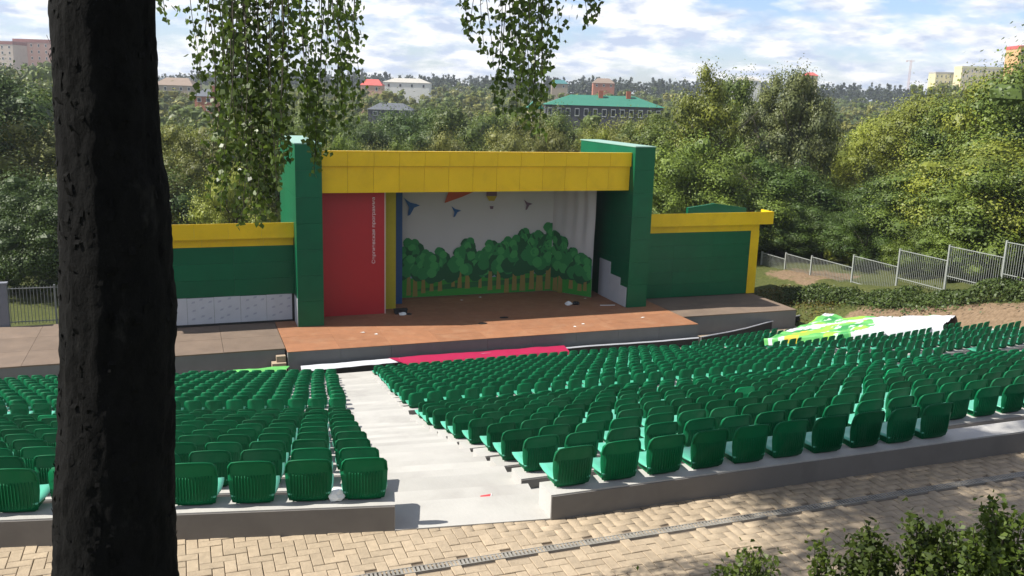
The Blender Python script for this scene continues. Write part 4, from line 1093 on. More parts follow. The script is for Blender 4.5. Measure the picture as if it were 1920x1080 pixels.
# right of the stage
for a_ in [(1258, 205, 78, .9, 'round', 'mid', 'green tree just right of the right tower'), (1315, 122, 76, .78, 'tall', 'lime', 'tall light green tree right of the stage'), (1368, 130, 84, .72, 'tall2', 'mid', 'tall green tree between the light green and the grey-green one'),
           (1438, 135, 80, .78, 'tall', 'grey', 'tall grey-green tree above the right wing'), (1492, 118, 77, .78, 'tall2', 'grey', 'tallest grey-green tree right of the right wing'), (1290, 260, 66, .8, 'bush', 'mid', 'green bushy tree behind the right wing by the tower'), (1370, 285, 67, .85, 'bush', 'mid', 'green bushy tree behind the middle of the right wing'),
           (1450, 300, 70, .85, 'bush', 'dark', 'dark bushy tree behind the corner of the right wing'), (1550, 238, 88, .55, 'round', 'grey', 'greyish tree between tall grey-green tree and yellow-green slope'), (1530, 330, 73, .8, 'bush', 'dark', 'dark bushy tree over the far end of the fence'),
           (1605, 268, 84, .65, 'wide', 'lime', 'yellow-green tree at the start of the right slope'), (1655, 205, 88, .95, 'round', 'lime', 'yellow-green tree with pointed top on the right slope'), (1700, 190, 80, .9, 'round2', 'lime', 'yellow-green tree in the middle of the right slope'), (1755, 185, 76, 1.0, 'wide', 'lime', 'broad yellow-green tree on the right slope'),
           (1815, 165, 72, 1.0, 'round', 'mid', 'green tree high on the right slope'), (1870, 132, 68, 1.0, 'round2', 'lime', 'tall yellow-green tree near the right picture edge'), (1930, 100, 64, 1.05, 'tall2', 'mid', 'tall green tree cut by the right picture edge'), (2010, 80, 62, 1.1, 'wide', 'mid', 'green tree just outside the right picture edge'),
           (1620, 350, 68, .8, 'bush', 'dark', 'dark bush behind the far fence panels'), (1690, 330, 63, .9, 'round2', 'dark', 'dark tree behind the middle fence panels'), (1770, 305, 60, .95, 'wide', 'mid', 'green tree leaning over the middle fence panels'), (1850, 270, 57, 1.0, 'wide', 'lime', 'yellow-green tree over the near fence panels'),
           (1925, 290, 53, .9, 'bush', 'mid', 'green bush behind the nearest fence panel'), (1455, 372, 67, .75, 'bush', 'dark', 'dark bush behind the post at the end of the right wing'), (1505, 385, 66, .75, 'bush', 'dark', 'dark bush behind the far end of the picket fence'), (1555, 395, 65, .75, 'bush', 'dark', 'dark bush left of the two small saplings'), (1640, 395, 60.5, .7, 'bush', 'dark', 'dark bush right of the two small saplings'), (1740, 420, 56.5, .6, 'bush', 'mid', 'low green bush right behind the fence'), (1835, 405, 53, .65, 'bush', 'mid', 'low green bush right behind the near fence posts')]:
    tree(*a_[:6], a_[6], R_)
for (px, top, d, lab) in [(1572, 462, 63.5, 'small yellow-green sapling behind the fence, left one of two'), (1612, 458, 61, 'small yellow-green sapling behind the fence, right one of two')]:
    tree(px, top, d, .33, 'tall', 'lime', lab, 'saplings behind the fence')

# ------------------------------------------------------------------ houses across the valley
M_pane = mat('window_glass', (0.03, 0.035, 0.045), 0.15)
M_wframe = mat('white_window_frame', (0.7, 0.7, 0.68), 0.6)
HID = []      # (px0, px1, py_bottom, depth) views to keep open
def house(x0, x1, ridge, eave, base, d, wall, roof, label, name='house', wins=(3, 1), flat=False, depth_m=9, chim=None, yaw=0.0, gable_front=False, cat='house'):
    pc = (x0+x1)/2; c = at(pc, base, d); w = (x1-x0)*d/FPX; hw = (base-eave)*d/FPX; hr = (eave-ridge)*d/FPX
    gz = min(float(ground(c[0], c[1])), c[2])-1.0
    e = empty(name, (c[0], c[1], c[2]), -YAW+yaw); tag(e, label, cat)
    HID.append((x0-2, x1+2, eave+(base-eave)*0.3, d))
    ov = 0.0 if flat else 0.35
    b = MB(); b.box(-w/2, w/2, 0, depth_m, gz-c[2], hw); b.build('wall', wall, e)
    if flat:
        b = MB(); b.box(-w/2-0.15, w/2+0.15, -0.15, depth_m+0.15, hw, hw+max(hr, 0.3)); rf = b.build('roof', roof, e)
    elif gable_front:
        b = MB(); b.add([(-w/2-ov, -ov, hw-0.1), (w/2+ov, -ov, hw-0.1), (0, -ov, hw+hr), (-w/2-ov, depth_m+ov, hw-0.1), (w/2+ov, depth_m+ov, hw-0.1), (0, depth_m+ov, hw+hr)], [(0, 1, 2), (5, 4, 3), (0, 2, 5, 3), (2, 1, 4, 5), (0, 3, 4, 1)]); rf = b.build('roof', roof, e)
    else:
        hip = min(w*0.22, depth_m*0.5)
        b = MB(); b.add([(-w/2-ov, -ov, hw-0.05), (w/2+ov, -ov, hw-0.05), (w/2+ov, depth_m+ov, hw-0.05), (-w/2-ov, depth_m+ov, hw-0.05), (-w/2+hip, depth_m/2, hw+hr), (w/2-hip, depth_m/2, hw+hr)], [(0, 1, 5, 4), (1, 2, 5), (2, 3, 4, 5), (3, 0, 4), (3, 2, 1, 0)]); rf = b.build('roof', roof, e)
    nwx, nwz = wins
    for r in range(nwz):
        for k in range(nwx):
            wx = -w/2+w*(k+0.5)/nwx; ww = min(1.2, w/nwx*0.5)/2; hz = hw/nwz; wz = r*hz+hz*0.3; wh = hz*0.5
            if hw < 0.8: continue
            b = MB(); b.box(wx-ww, wx+ww, -0.06, 0.02, wz, wz+wh); f_ = b.build('window', M_wframe, e)
            b = MB(); b.box(wx-ww*0.8, wx+ww*0.8, -0.075, -0.055, wz+wh*0.1, wz+wh*0.9); b.build('pane', M_pane, f_)
    if chim:
        for cx in chim:
            b = MB(); b.box(cx*w-0.45, cx*w+0.45, depth_m/2-1.6, depth_m/2-0.7, hw+hr*0.3, hw+hr+1.0); b.build('chimney', mat('red_brick', (0.34, 0.11, 0.07), 0.9, var=0.2, vscale=3), rf)
    return e
cM = lambda n, c: mat(n, c, 0.8, var=0.08, vscale=0.4)
tan, white_, salmon, cream = cM('tan_wall', (0.36, 0.29, 0.22)), cM('white_wall', (0.72, 0.71, 0.68)), cM('salmon_wall', (0.55, 0.34, 0.24)), cM('cream_wall', (0.68, 0.62, 0.34))
brickw = cM('brick_wall', (0.40, 0.15, 0.09)); darkw = cM('dark_timber_wall', (0.07, 0.07, 0.085)); yellw = cM('pale_yellow_wall', (0.70, 0.58, 0.36)); orangew = cM('orange_wall', (0.6, 0.36, 0.16)); rosew = cM('rose_brick_wall', (0.42, 0.24, 0.19))
rbrown, rred, rgrey, rgreen, rteal, rdark = cM('brown_roof', (0.24, 0.18, 0.14)), cM('red_roof', (0.60, 0.10, 0.085)), cM('grey_roof', (0.42, 0.40, 0.36)), cM('green_roof', (0.03, 0.17, 0.12)), cM('teal_roof', (0.04, 0.16, 0.17)), cM('slate_roof', (0.10, 0.11, 0.13))
house(288, 362, 146, 160, 174, 420, tan, rbrown, 'wide house with brown roof on the far slope right of the trunk', wins=(5, 1), depth_m=12)
house(366, 400, 168, 181, 212, 250, brickw, rdark, 'brick house with grey-blue roof behind the hanging leaves', wins=(2, 2), chim=[0.3])
house(676, 716, 149, 160, 175, 420, salmon, rred, 'small house with bright red roof beyond the valley', wins=(2, 1))
house(718, 805, 147, 155, 168, 450, white_, rgrey, 'long white house with pale grey roof next to the red roofed one', wins=(4, 1), depth_m=12)
house(690, 770, 194, 206, 222, 240, darkw, rdark, 'low dark house with slate roof half hidden by trees', wins=(3, 1))
house(1022, 1242, 180, 199, 228, 185, darkw, rgreen, 'long dark building with green roof and white framed windows', 'long_building', wins=(13, 1), depth_m=11, chim=[-0.02, 0.22], cat='building')
house(988, 1016, 188, 204, 262, 150, cream, rgreen, 'narrow cream gable wall under a green roof, behind the stage', wins=(1, 1), gable_front=True, depth_m=10)
house(1034, 1064, 150, 157, 168, 500, tan, rteal, 'small teal roofed house on the far slope', wins=(2, 1))
house(1112, 1152, 147, 156, 166, 560, brickw, rbrown, 'small brick house on the far slope above the green roof', wins=(3, 1))
house(1378, 1426, 145, 151, 162, 560, white_, rgrey, 'pale house on the far slope left of the grey-green tree', wins=(3, 1))
house(1512, 1532, 136, 142, 160, 520, cream, rred, 'narrow cream house right of the tall grey-green tree', wins=(1, 2))
ap = house(28, 150, 76, 82, 128, 620, rosew, cM('rust_roof', (0.32, 0.12, 0.10)), 'rose brick apartment block on the left horizon', 'apartment_block', wins=(9, 4), flat=True, depth_m=16, cat='building')
house(-40, 27, 78, 84, 126, 600, cM('pale_rose_wall', (0.62, 0.50, 0.42)), cM('rust_roof', (0.3, 0.1, 0.08)), 'paler end of the apartment blocks at the left picture edge', 'apartment_block', wins=(5, 4), flat=True, depth_m=18, cat='building')
house(1800, 1886, 126, 130, 160, 900, yellw, cream, 'pale yellow apartment block on the right horizon', 'apartment_block', wins=(11, 3), flat=True, depth_m=16, cat='building')
house(1752, 1799, 136, 139, 160, 920, cream, rgrey, 'lower cream apartment block left of the yellow one', 'apartment_block', wins=(6, 2), flat=True, depth_m=16, cat='building')
house(1906, 1975, 88, 94, 150, 520, orangew, rred, 'orange apartment block cut by the right picture edge', 'apartment_block', wins=(7, 4), flat=True, depth_m=16, cat='building')
# tower crane on the horizon
c0 = at(1703, 160, 900); cr_ = empty('tower_crane', tuple(c0), -YAW); tag(cr_, 'thin red tower crane on the right horizon', 'crane'); k = 900/FPX
MC = mat('red_crane_paint', (0.55, 0.28, 0.22), 0.6)
b = MB()
for sx in (-0.7, 0.7):
    for sy in (-0.7, 0.7): b.box(sx-0.07, sx+0.07, sy-0.07, sy+0.07, -8, 44*k)
for j in range(14):
    z = j*48*k/14; b.tube([(-0.7, -0.7, z), (0.7, -0.7, z+48*k/14)], 0.08, 4)
b.build('mast', MC, cr_)
b = MB(); b.box(-9*k, 7*k, -0.25, 0.25, 44*k, 44.8*k).box(-9*k, -7*k, -0.5, 0.5, 43*k, 44*k); b.build('jib', MC, cr_)

# ------------------------------------------------------------------ woods in the valley and on the far slope
rng = np.random.default_rng(12)
VQ, VT = {k: [] for k in ('dark', 'olive', 'mid')}, {k: [] for k in ('dark', 'olive', 'mid')}
LOW = {s: crown_quads(100+s, HREF, 5.6, 15, 16, 0.95, 'round' if s % 2 else 'bush', 0.06, 0.9, (5, 3)) for s in range(6)}
CON = {s: crown_quads(200+s, HREF, 3.0, 16, 8, 1.7, 'cone', 0.08, 0.5, (4, 3)) for s in range(3)}
def stamp(Q, x, y, z, s, sx, rz):
    c, s_ = math.cos(rz), math.sin(rz); R = np.array([[c*sx, -s_*sx, 0], [s_*sx, c*sx, 0], [0, 0, s]])
    return Q @ R.T+np.array([x, y, z])
cnt = 0
for _ in range(1600):
    d = 122*math.exp(rng.uniform(0, 1)**0.9*1.72); px = rng.uniform(-260, 2180)
    g_ = at(px, 250, d); x, y = g_[0], g_[1]; z = float(ground(x, y)); H = rng.uniform(6, 13.5) if d < 260 else rng.uniform(9, 17)
    if d > 260:
        tg_ = 158+0.02*max(px-960, 0)+rng.normal(0, 5)
        while H > 4 and proj((x, y, z+H))[1] < tg_: H -= 0.7
    ok = True
    for (a0, a1, pb_, hd) in HID:
        w_ = 4.5*FPX/d
        if a0-w_ < px < a1+w_ and d < hd+14:
            q_ = proj((x, y, z+H))
            if abs(d-hd) < 14: ok = False
            elif q_[1] < pb_:
                while H > 3 and proj((x, y, z+H))[1] < pb_: H -= 0.7
                if H <= 3: ok = False
    if not ok: continue
    Q, t = LOW[int(rng.integers(6))]
    f_ = rng.choice(['dark', 'olive', 'mid'], p=[.4, .3, .3])
    VQ[f_].append(stamp(Q, x, y, z, H/HREF, (H/HREF)*rng.uniform(.8, 1.15), rng.uniform(0, 6.28))); VT[f_].append(np.clip(t*0.6+rng.uniform(-0.1, 0.55), 0, 1)); cnt += 1
for (px, top, d) in [(px_, rng.normal(155, 3), rng.uniform(300, 470)) for px_ in np.linspace(1720, 1930, 40)]+[(px_, rng.normal(119, 4), rng.uniform(200, 420)) for px_ in np.linspace(-60, 150, 36)]+[(1040, 196, 150), (1062, 203, 146), (1088, 207, 142), (1230, 205, 150), (1010, 222, 128)]:
    g_ = at(px, 250, d); x, y = g_[0], g_[1]; z = float(ground(x, y)); H = max(4, at(px, top, d)[2]-z)
    Q, t = LOW[int(rng.integers(6))]; f_ = rng.choice(['dark', 'olive', 'mid'])
    VQ[f_].append(stamp(Q, x, y, z, H/HREF, min(1.5, H/HREF)*0.85, rng.uniform(0, 6.28))); VT[f_].append(np.clip(t*0.6+rng.uniform(-0.1, 0.5), 0, 1))
FQ, FT = [], []
for _ in range(1500):
    d = rng.uniform(640, 1150); px = rng.uniform(-260, 2180)
    g_ = at(px, 180, d); x, y = g_[0], g_[1]; z = float(ground(x, y))
    con = rng.random() < 0.4; H = rng.uniform(13, 21) if con else rng.uniform(10, 18)
    tgt = np.interp(px, [0, 300, 700, 900, 1200, 1500, 1650, 1750, 1900], [128, 138, 124, 130, 140, 142, 138, 150, 150])+rng.normal(4, 5)
    while H > 4 and proj((x, y, z+H))[1] < tgt: H -= 0.7
    ok = True
    for (a0, a1, pb_, hd) in HID:
        if a0-6 < px < a1+6 and d < hd+20 and proj((x, y, z+H))[1] < pb_-4: ok = False
    if not ok: continue
    Q, t = CON[int(rng.integers(3))] if con else LOW[int(rng.integers(6))]
    FQ.append(stamp(Q, x, y, z, H/HREF, (H/HREF)*rng.uniform(.7, 1.0), rng.uniform(0, 6.28))); FT.append(np.clip(t*0.8, 0, 1))
for f_ in VQ:
    o = link('valley_wood', quads_mesh('valley_wood', np.concatenate(VQ[f_]), np.concatenate(VT[f_]), FOL[f_])); o.material_slots[0].link = 'OBJECT'; o.material_slots[0].material = {'dark': leaf_mat('valley_dark_foliage', (0.09, 0.13, 0.037)), 'olive': leaf_mat('valley_olive_foliage', (0.20, 0.215, 0.066)), 'mid': leaf_mat('valley_mid_foliage', (0.14, 0.18, 0.05))}[f_]; tag(o, {'dark': 'dark green treetops filling the valley behind the stage', 'olive': 'olive treetops scattered through the valley behind the stage', 'mid': 'mid green treetops filling the valley behind the stage'}[f_], 'wood', None, 'stuff')
o = link('far_wood', quads_mesh('far_wood', np.concatenate(FQ), np.concatenate(FT), leaf_mat('far_wood_foliage', (0.04, 0.062, 0.026)))); tag(o, 'dark line of woodland along the horizon', 'wood', None, 'stuff')

# ------------------------------------------------------------------ hedge on the bank
rng = np.random.default_rng(31)
n = 20000; ty = rng.uniform(22, 44.5, n); off_ = rng.normal(0, 0.45, n); hz = rng.uniform(0, 1, n)**0.7
hx = 35.0+0.25*np.sin(ty*0.7)+off_; hh = 0.78+0.20*np.sin(ty*1.1)+0.14*np.sin(ty*2.7+1)
wl = np.sqrt(np.clip(1-((hz-0.3)/0.75)**2, 0.05, 1))
hx = 35.0+0.25*np.sin(ty*0.7)+off_*wl*1.25
P = np.stack([hx, ty, ground(hx, ty)+0.06+hz*hh], -1)
Oo = np.stack([off_, rng.normal(0, .2, n), hz], -1); Oo /= np.linalg.norm(Oo, axis=1)[:, None]
he = empty('hedge', (35, 33, float(ground(35, 33)))); tag(he, 'low clipped green hedge along the earth bank before the fence', 'hedge')
o = link('foliage', quads_mesh('foliage', leaf_quads(P, Oo, 0.15, rng, 0.5)-np.array(he.location), np.clip(rng.normal(0.45, .25, n), 0, 1), leaf_mat('hedge_foliage', (0.07, 0.115, 0.03))), None, he)
b = MB()
for y in np.arange(22.3, 44.4, 0.5):
    x = 35.0+0.25*math.sin(y*0.7); z = float(ground(x, y)); b.tube([(x-35, y-33, z-0.1-he.location.z), (x-35+0.05, y-33+0.1, z+0.5-he.location.z)], [0.02, 0.008], 5)
b.build('stems', M_bark, he)
# weeds on the bank, by the platform edge
n = 2600; wx = rng.uniform(31.9, 36.5, n); wy = rng.uniform(39, 47, n); keep = rng.random(n) < np.clip((wx-31.5)/3, .15, 1); wx, wy = wx[keep], wy[keep]; n = len(wx)
P = np.stack([wx, wy, ground(wx, wy)+rng.uniform(0.02, 0.22, n)], -1); Oo = np.tile([0, 0, 1.0], (n, 1))
o = link('weeds', quads_mesh('weeds', leaf_quads(P, Oo, 0.16, rng, 0.3), np.clip(rng.normal(.6, .25, n), 0, 1), leaf_mat('dry_weed_foliage', (0.13, 0.12, 0.04)))); tag(o, 'dry yellowish weeds on the bank beside the right platform', 'weeds', None, 'stuff')

# ------------------------------------------------------------------ shrubs below the camera
M_twig = mat('dark_twig', (0.05, 0.042, 0.03), 0.9)
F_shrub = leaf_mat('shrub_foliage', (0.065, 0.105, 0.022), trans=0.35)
F_shrub2 = leaf_mat('sunlit_shrub_foliage', (0.08, 0.125, 0.024), trans=0.35)  # lighter copy of the shrub green, sunlight put into the leaf colour
def shrub(px, top, d, wpx, nst, leaves, label, fol, seed):
    rng = np.random.default_rng(seed)
    p = at(px, top, d); zt = p[2]; x, y = p[0], p[1]; zg = float(ground(x, y)); H = zt-zg; R = wpx/2*d/FPX
    e = empty('garden_shrub', (x, y, zg)); tag(e, label, 'shrub', 'shrubs at the lower right edge')
    b = MB(); LP = []; OO = []
    for k in range(nst):
        a_ = rng.uniform(0, 6.28); r0 = rng.uniform(0, .12); tr = R*rng.uniform(0.1, 1.0); h_ = H*rng.uniform(.84, 1.0)*(1-0.15*(tr/R)**2)
        p0 = np.array([math.cos(a_)*r0, math.sin(a_)*r0, -0.05]); p2 = np.array([math.cos(a_)*tr, math.sin(a_)*tr, h_]); p1 = (p0+p2)/2+np.array([math.cos(a_)*-0.05, math.sin(a_)*-0.05, 0.12*H])
        pts = [p0*(1-t)**2+2*p1*t*(1-t)+p2*t*t for t in np.linspace(0, 1, 8)]
        b.tube(pts, [0.008, .0075, .007, .006, .005, .004, .003, .0015], 5)
        for q_ in range(int(leaves*1.35)//nst):
            t = rng.uniform(0.2, 1.0)**0.7; i = min(int(t*7), 6); c = pts[i]+(pts[i+1]-pts[i])*(t*7-i)
            o_ = rng.normal(size=3); o_ /= np.linalg.norm(o_); LP.append(c+o_*rng.uniform(.012, .085)); OO.append(o_+np.array([0, 0, .4]))
    b.build('stems', M_twig, e)
    OO = np.array(OO); OO /= np.linalg.norm(OO, axis=1)[:, None]
    o = link('foliage', quads_mesh('foliage', leaf_quads(np.array(LP), OO, 0.034, rng, .35), np.clip(rng.normal(.45, .28, len(LP)), 0, 1), fol), None, e); o['kind'] = 'stuff'
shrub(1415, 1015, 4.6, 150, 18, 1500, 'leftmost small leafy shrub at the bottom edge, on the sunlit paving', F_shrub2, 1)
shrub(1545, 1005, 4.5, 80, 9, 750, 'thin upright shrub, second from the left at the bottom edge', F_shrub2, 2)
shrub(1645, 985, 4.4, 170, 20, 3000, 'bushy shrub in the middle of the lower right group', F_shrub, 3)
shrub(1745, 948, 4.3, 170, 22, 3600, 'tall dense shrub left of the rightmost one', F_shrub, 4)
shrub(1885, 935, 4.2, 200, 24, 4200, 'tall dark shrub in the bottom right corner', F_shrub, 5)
shrub(1195, 1070, 4.6, 26, 4, 90, 'tiny sprig poking up at the bottom edge left of the shrubs', F_shrub2, 6)

# ------------------------------------------------------------------ the birch in front
bt = empty('birch_tree', (-0.25, 3.1, -2.9)); tag(bt, 'big birch in the left foreground with black trunk and drooping leafy twigs', 'tree'); TO = np.array(bt.location)
def bark_mat():
    m = bpy.data.materials.new('black_birch_bark'); m.use_nodes = True; t = m.node_tree; b = t.nodes['Principled BSDF']; b.inputs['Roughness'].default_value = 0.95; b.inputs['Specular IOR Level'].default_value = 0.15
    tcn = t.nodes.new('ShaderNodeTexCoord'); mp = t.nodes.new('ShaderNodeMapping'); mp.inputs['Scale'].default_value = (1, 1, 0.45); t.links.new(tcn.outputs['Object'], mp.inputs[0])
    n1 = t.nodes.new('ShaderNodeTexNoise'); n1.inputs['Scale'].default_value = 22; n1.inputs['Detail'].default_value = 9; n1.inputs['Roughness'].default_value = .7; t.links.new(mp.outputs[0], n1.inputs['Vector'])
    r1 = t.nodes.new('ShaderNodeValToRGB'); r1.color_ramp.elements[0].position = .3; r1.color_ramp.elements[0].color = (0.0018, 0.0018, 0.0018, 1); r1.color_ramp.elements[1].position = .75; r1.color_ramp.elements[1].color = (0.008, 0.0078, 0.0075, 1); t.links.new(n1.outputs[0], r1.inputs[0])
    n2 = t.nodes.new('ShaderNodeTexNoise'); n2.inputs['Scale'].default_value = 5; n2.inputs['Detail'].default_value = 8; n2.inputs['Roughness'].default_value = .7; t.links.new(mp.outputs[0], n2.inputs['Vector'])
    mr = t.nodes.new('ShaderNodeMapRange'); mr.inputs[1].default_value = .62; mr.inputs[2].default_value = .74; mr.inputs[4].default_value = .55; t.links.new(n2.outputs[0], mr.inputs[0])
    mm = t.nodes.new('ShaderNodeMix'); mm.data_type = 'RGBA'; mm.inputs[7].default_value = (0.045, 0.043, 0.04, 1); t.links.new(mr.outputs[0], mm.inputs[0]); t.links.new(r1.outputs[0], mm.inputs[6]); t.links.new(mm.outputs[2], b.inputs['Base Color'])
    bp_ = t.nodes.new('ShaderNodeBump'); bp_.inputs['Strength'].default_value = .9; bp_.inputs['Distance'].default_value = .02; t.links.new(n1.outputs[0], bp_.inputs['Height']); t.links.new(bp_.outputs[0], b.inputs['Normal'])
    return m
ctrl = [(-10, 195, 188), (25, 193, 192), (200, 200, 190), (300, 207, 188), (340, 213, 197), (400, 216, 200), (500, 219, 203), (575, 223, 211), (640, 221, 206), (700, 220, 205), (800, 219, 208), (900, 217, 216), (1080, 218, 228)]
cz, cx_, cy_, cr2 = [], [], [], []
for py, pc, w_ in ctrl:
    p = ony(pc, py, 3.1); d = p @ fwd; cz.append(p[2]); cx_.append(p[0]); cy_.append(3.1); cr2.append(w_/2*d/FPX)
o_ = np.argsort(cz); cz = np.array(cz)[o_]; cx_ = np.array(cx_)[o_]; cr2 = np.array(cr2)[o_]
b = MB(); seg = 72; zs = list(np.linspace(-3.3, 0.75, 230))+list(np.linspace(0.8, 9.0, 40))
for z in zs:
    if z < cz[0]: x, r = cx_[0]-0.01*(cz[0]-z), cr2[0]*(1+0.25*(cz[0]-z)**1.5)
    elif z > cz[-1]: x, r = cx_[-1]-0.02*(z-cz[-1]), cr2[-1]*max(0.15, 1-0.085*(z-cz[-1]))
    else: x, r = float(np.interp(z, cz, cx_)), float(np.interp(z, cz, cr2))
    for k in range(seg):
        a_ = 2*math.pi*k/seg; q_ = Vector((math.cos(a_)*2.6, math.sin(a_)*2.6, z*2.2))
        n_ = 0.035*noise.noise(q_)+0.022*noise.noise(q_*3.1)+0.030*noise.noise(q_*7.3)+0.018*noise.noise(q_*17.0)+0.5*0.02*abs(noise.noise(Vector((math.cos(a_)*7, math.sin(a_)*7, z*1.4))))
        rr = r*0.95*(1+n_*1.3); b.v.append((x+rr*math.cos(a_)-TO[0], 3.1+rr*math.sin(a_)-TO[1], z-TO[2]))
for j in range(len(zs)-1):
    for k in range(seg):
        k2 = (k+1) % seg; b.f.append((j*seg+k, j*seg+k2, (j+1)*seg+k2, (j+1)*seg+k))
b.build('trunk', bark_mat(), bt, True)
# loose plates of bark that roughen the outline
fl = []; rf_ = np.random.default_rng(71)
for _ in range(900):
    z = rf_.uniform(-2.0, 0.9); x = float(np.interp(z, cz, cx_)); r = float(np.interp(z, cz, cr2))*0.95; a_ = rf_.uniform(0, 6.28)
    n_ = np.array([math.cos(a_), math.sin(a_), 0]); t_ = np.array([-math.sin(a_), math.cos(a_), 0]); u_ = np.array([0, 0, 1.0])
    c = np.array([x, 3.1, z])+n_*r*0.985-TO; w_, h_ = rf_.uniform(.004, .014), rf_.uniform(.01, .035); l_ = rf_.uniform(.002, .010)
    if rf_.random() < 0.5: q_ = [c-t_*w_, c+t_*w_, c+t_*w_*.7+u_*h_+n_*l_, c-t_*w_*.8+u_*h_*.9+n_*l_]
    else: q_ = [c-t_*w_+n_*l_, c+t_*w_*.8+n_*l_*.8, c+t_*w_+u_*h_, c-t_*w_*.7+u_*h_*.9]
    fl.append(q_)
o = link('bark_plates', quads_mesh('bark_plates', np.array(fl), None, bark_mat()), None, bt); o['kind'] = 'stuff'
# limbs overhead and drooping twigs
F_birch = leaf_mat('birch_leaves', (0.07, 0.115, 0.028), tint=(2.3, 2.1, 1.2), trans=0.35, rough=0.38)
rb2 = np.random.default_rng(41)
limb = MB()
ends = []
for (tx, ty_, tz) in [(0.9, 6.1, 3.2), (1.9, 6.4, 3.0), (3.2, 6.8, 3.2), (0.4, 7.4, 4.6), (2.6, 8.2, 4.8), (-0.8, 5.6, 4.5), (1.2, 3.4, 5.5), (3.0, 5.0, 5.0), (-2.6, 3.2, 5.0), (-1.5, 0.6, 5.5), (-0.6, 5.0, 7.0), (1.5, 6.4, 7.0)]:
    z0 = rb2.uniform(1.2, 4.2); p0 = np.array([-0.3, 3.1, z0]); p2 = np.array([tx, ty_, tz]); p1 = (p0+p2)/2+np.array([0, 0, 0.9])
    pts = [p0*(1-t)**2+2*p1*t*(1-t)+p2*t*t-TO for t in np.linspace(0, 1, 9)]
    limb.tube(pts, list(np.linspace(0.06, 0.012, 9)), 7); ends.append(p2)
limb.build('limb', bark_mat() if False else M_twig, bt)
def strand(px, pend, d, rng, tw, LP, LO, ptop=-260, dens=1.0, first=-40):
    """drooping twig: hangs from above the frame down to pixel row pend"""
    top = at(px+rng.normal(0, 12), ptop, d); bot = at(px+rng.normal(0, 5), pend, d); bot[0], bot[1] = bot[0], bot[1]
    n = 18; ph = rng.uniform(0, 6.28); pts = []
    for i in range(n):
        t = i/(n-1); p = top*(1-t)+bot*t; p = p+np.array([0.05*math.sin(t*5+ph), 0.05*math.cos(t*4+ph), 0])*t; pts.append(p-TO)
    tw.tube(pts, list(np.linspace(0.005, 0.0018, n)), 4)
    Ln = np.linalg.norm(top-bot); m = int(Ln/0.0175*dens); tmin = rng.uniform(0.05, 0.55)
    t0 = 0.0
    for q_ in range(m):
        t = rng.uniform(tmin, 1)**0.85; i = min(int(t*(n-1)), n-2); c = pts[i]+(pts[i+1]-pts[i])*(t*(n-1)-i)
        o2 = rng.normal(size=3); o2[2] = -abs(o2[2])*0.6; o2 /= np.linalg.norm(o2); s_ = rng.uniform(.015, .095)*(1 if t < .9 else .5)
        LP.append(c+o2*s_); LO.append(rng.normal(size=3))
def droop_leaves(P, size, rng):
    n = len(P); a = rng.normal(size=(n, 3))*0.55; a[:, 2] -= 1.0; a /= np.linalg.norm(a, axis=1)[:, None]
    b = np.cross(a, rng.normal(size=(n, 3))); b /= np.linalg.norm(b, axis=1)[:, None]; s = (size*rng.uniform(.6, 1.25, n))[:, None]
    return np.stack([P+a*s*0.54, P-a*s*0.06+b*s*0.46, P-a*s*0.42, P-a*s*0.06-b*s*0.46], 1)
clusters = [([(366, 150), (380, 190), (392, 232), (404, 172), (416, 260), (430, 230), (440, 300), (452, 280), (466, 350), (455, 330), (476, 395), (488, 418), (500, 410), (512, 345), (520, 330), (530, 300), (420, 330), (436, 385), (450, 405), (470, 300), (545, 240), (508, 380), (494, 360), (410, 365), (424, 395), (444, 412), (460, 420), (478, 408), (492, 424), (506, 400), (522, 372), (534, 345), (415, 340), (540, 310), (432, 350), (468, 388)], 6.0, 1.0, 'long leafy twigs hanging over the left green tower'),
            ([(560, 175), (572, 230), (585, 262), (596, 290), (607, 300), (615, 268), (627, 280), (640, 250), (652, 225), (662, 205), (671, 130), (600, 330), (632, 215), (648, 190), (580, 290)], 6.1, 1.0, 'leafy twigs hanging left of the stage centre'),
            ([(868, 45), (886, 75), (902, 100), (918, 130), (930, 190), (945, 215), (958, 228), (972, 225), (985, 240), (996, 255), (1008, 250), (1018, 262), (1028, 190), (1040, 75), (965, 170), (950, 140), (1000, 200), (980, 160), (1022, 120)], 5.9, 1.1, 'leafy twigs hanging over the stage roof'),
            ([(1100, 48), (1112, 30), (1126, 8), (1106, 40)], 5.8, .7, 'short leafy twig at the top edge right of centre'), ([(290, 20), (300, 42), (312, 10)], 5.4, .7, 'short leafy twig right beside the top of the trunk')]
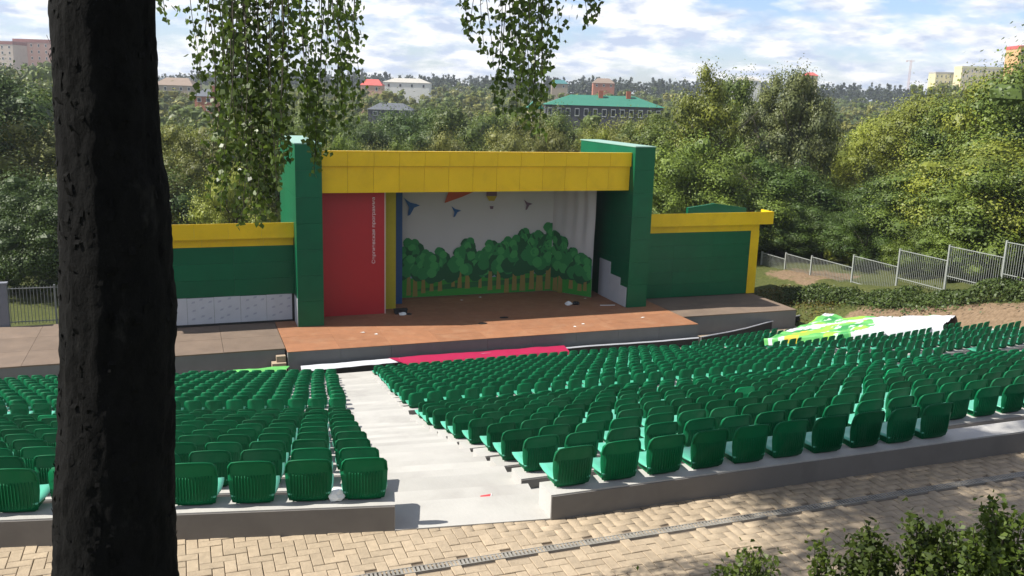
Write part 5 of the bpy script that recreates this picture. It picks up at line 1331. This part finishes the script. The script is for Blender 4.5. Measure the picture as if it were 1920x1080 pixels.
for ci, (sts, d, dens, lab) in enumerate(clusters):
    tw = MB(); LP, LO = [], []
    r_ = np.random.default_rng(500+ci)
    for (px, pe) in sts: strand(px, pe, d+r_.normal(0, .28), r_, tw, LP, LO, dens=dens)
    h_ = tw.build('hanging_twigs', M_twig, bt); h_['label'] = lab
    LP = np.array(LP); LO = np.array(LO); LO /= np.linalg.norm(LO, axis=1)[:, None]
    o = link('leaves', quads_mesh('leaves', droop_leaves(LP, 0.043, r_), np.clip(r_.normal(.4, .28, len(LP)), 0, 1), F_birch), None, h_); o['kind'] = 'stuff'
# crown overhead (above the frame), which dapples the paving
P = []; rngc = np.random.default_rng(61)
shd = np.array([math.cos(SUN_OFF), -math.sin(SUN_OFF)])/math.tan(SUN_EL)
for _ in range(320):   # clumps of the crown, high on the sunward side
    h = rngc.uniform(6.2, 13.5); tx, ty_ = rngc.uniform(5.4, 12.5), rngc.uniform(3.0, 8.0)
    c = np.array([tx-shd[0]*h, ty_-shd[1]*h, PAVE_Z+h])
    m = 190; d_ = rngc.normal(size=(m, 3)); d_ /= np.linalg.norm(d_, axis=1)[:, None]; P.append(c+d_*(rngc.uniform(.2, 1, m)**.5*rngc.uniform(.3, .7))[:, None]*np.array([1, 1, .8]))
P = np.concatenate(P); pj = proj(P); P = P[~((pj[1] > -25) & (pj[2] > 0))]
Oo = rngc.normal(size=P.shape); Oo /= np.linalg.norm(Oo, axis=1)[:, None]
o = link('crown', quads_mesh('crown', leaf_quads(P-TO, Oo, 0.09, rngc, .3, .78), np.clip(rngc.normal(.4, .28, len(P)), 0, 1), F_birch), None, bt); o['kind'] = 'stuff'

# ------------------------------------------------------------------ thin summer haze over the valley
hb = MB(); hb.box(-2600, 2600, -70, 2700, -26, 60)
hm = bpy.data.materials.new('thin_haze'); hm.use_nodes = True; ht = hm.node_tree; ht.nodes.clear()
hv = ht.nodes.new('ShaderNodeVolumePrincipled'); hv.inputs['Color'].default_value = (0.82, 0.90, 1.0, 1); hv.inputs['Density'].default_value = 0.00024; hv.inputs['Anisotropy'].default_value = 0.2
ho = ht.nodes.new('ShaderNodeOutputMaterial'); ht.links.new(hv.outputs[0], ho.inputs['Volume'])
hz_ = hb.build('haze', hm); tag(hz_, 'thin bluish summer haze over the valley', 'haze', None, 'stuff')
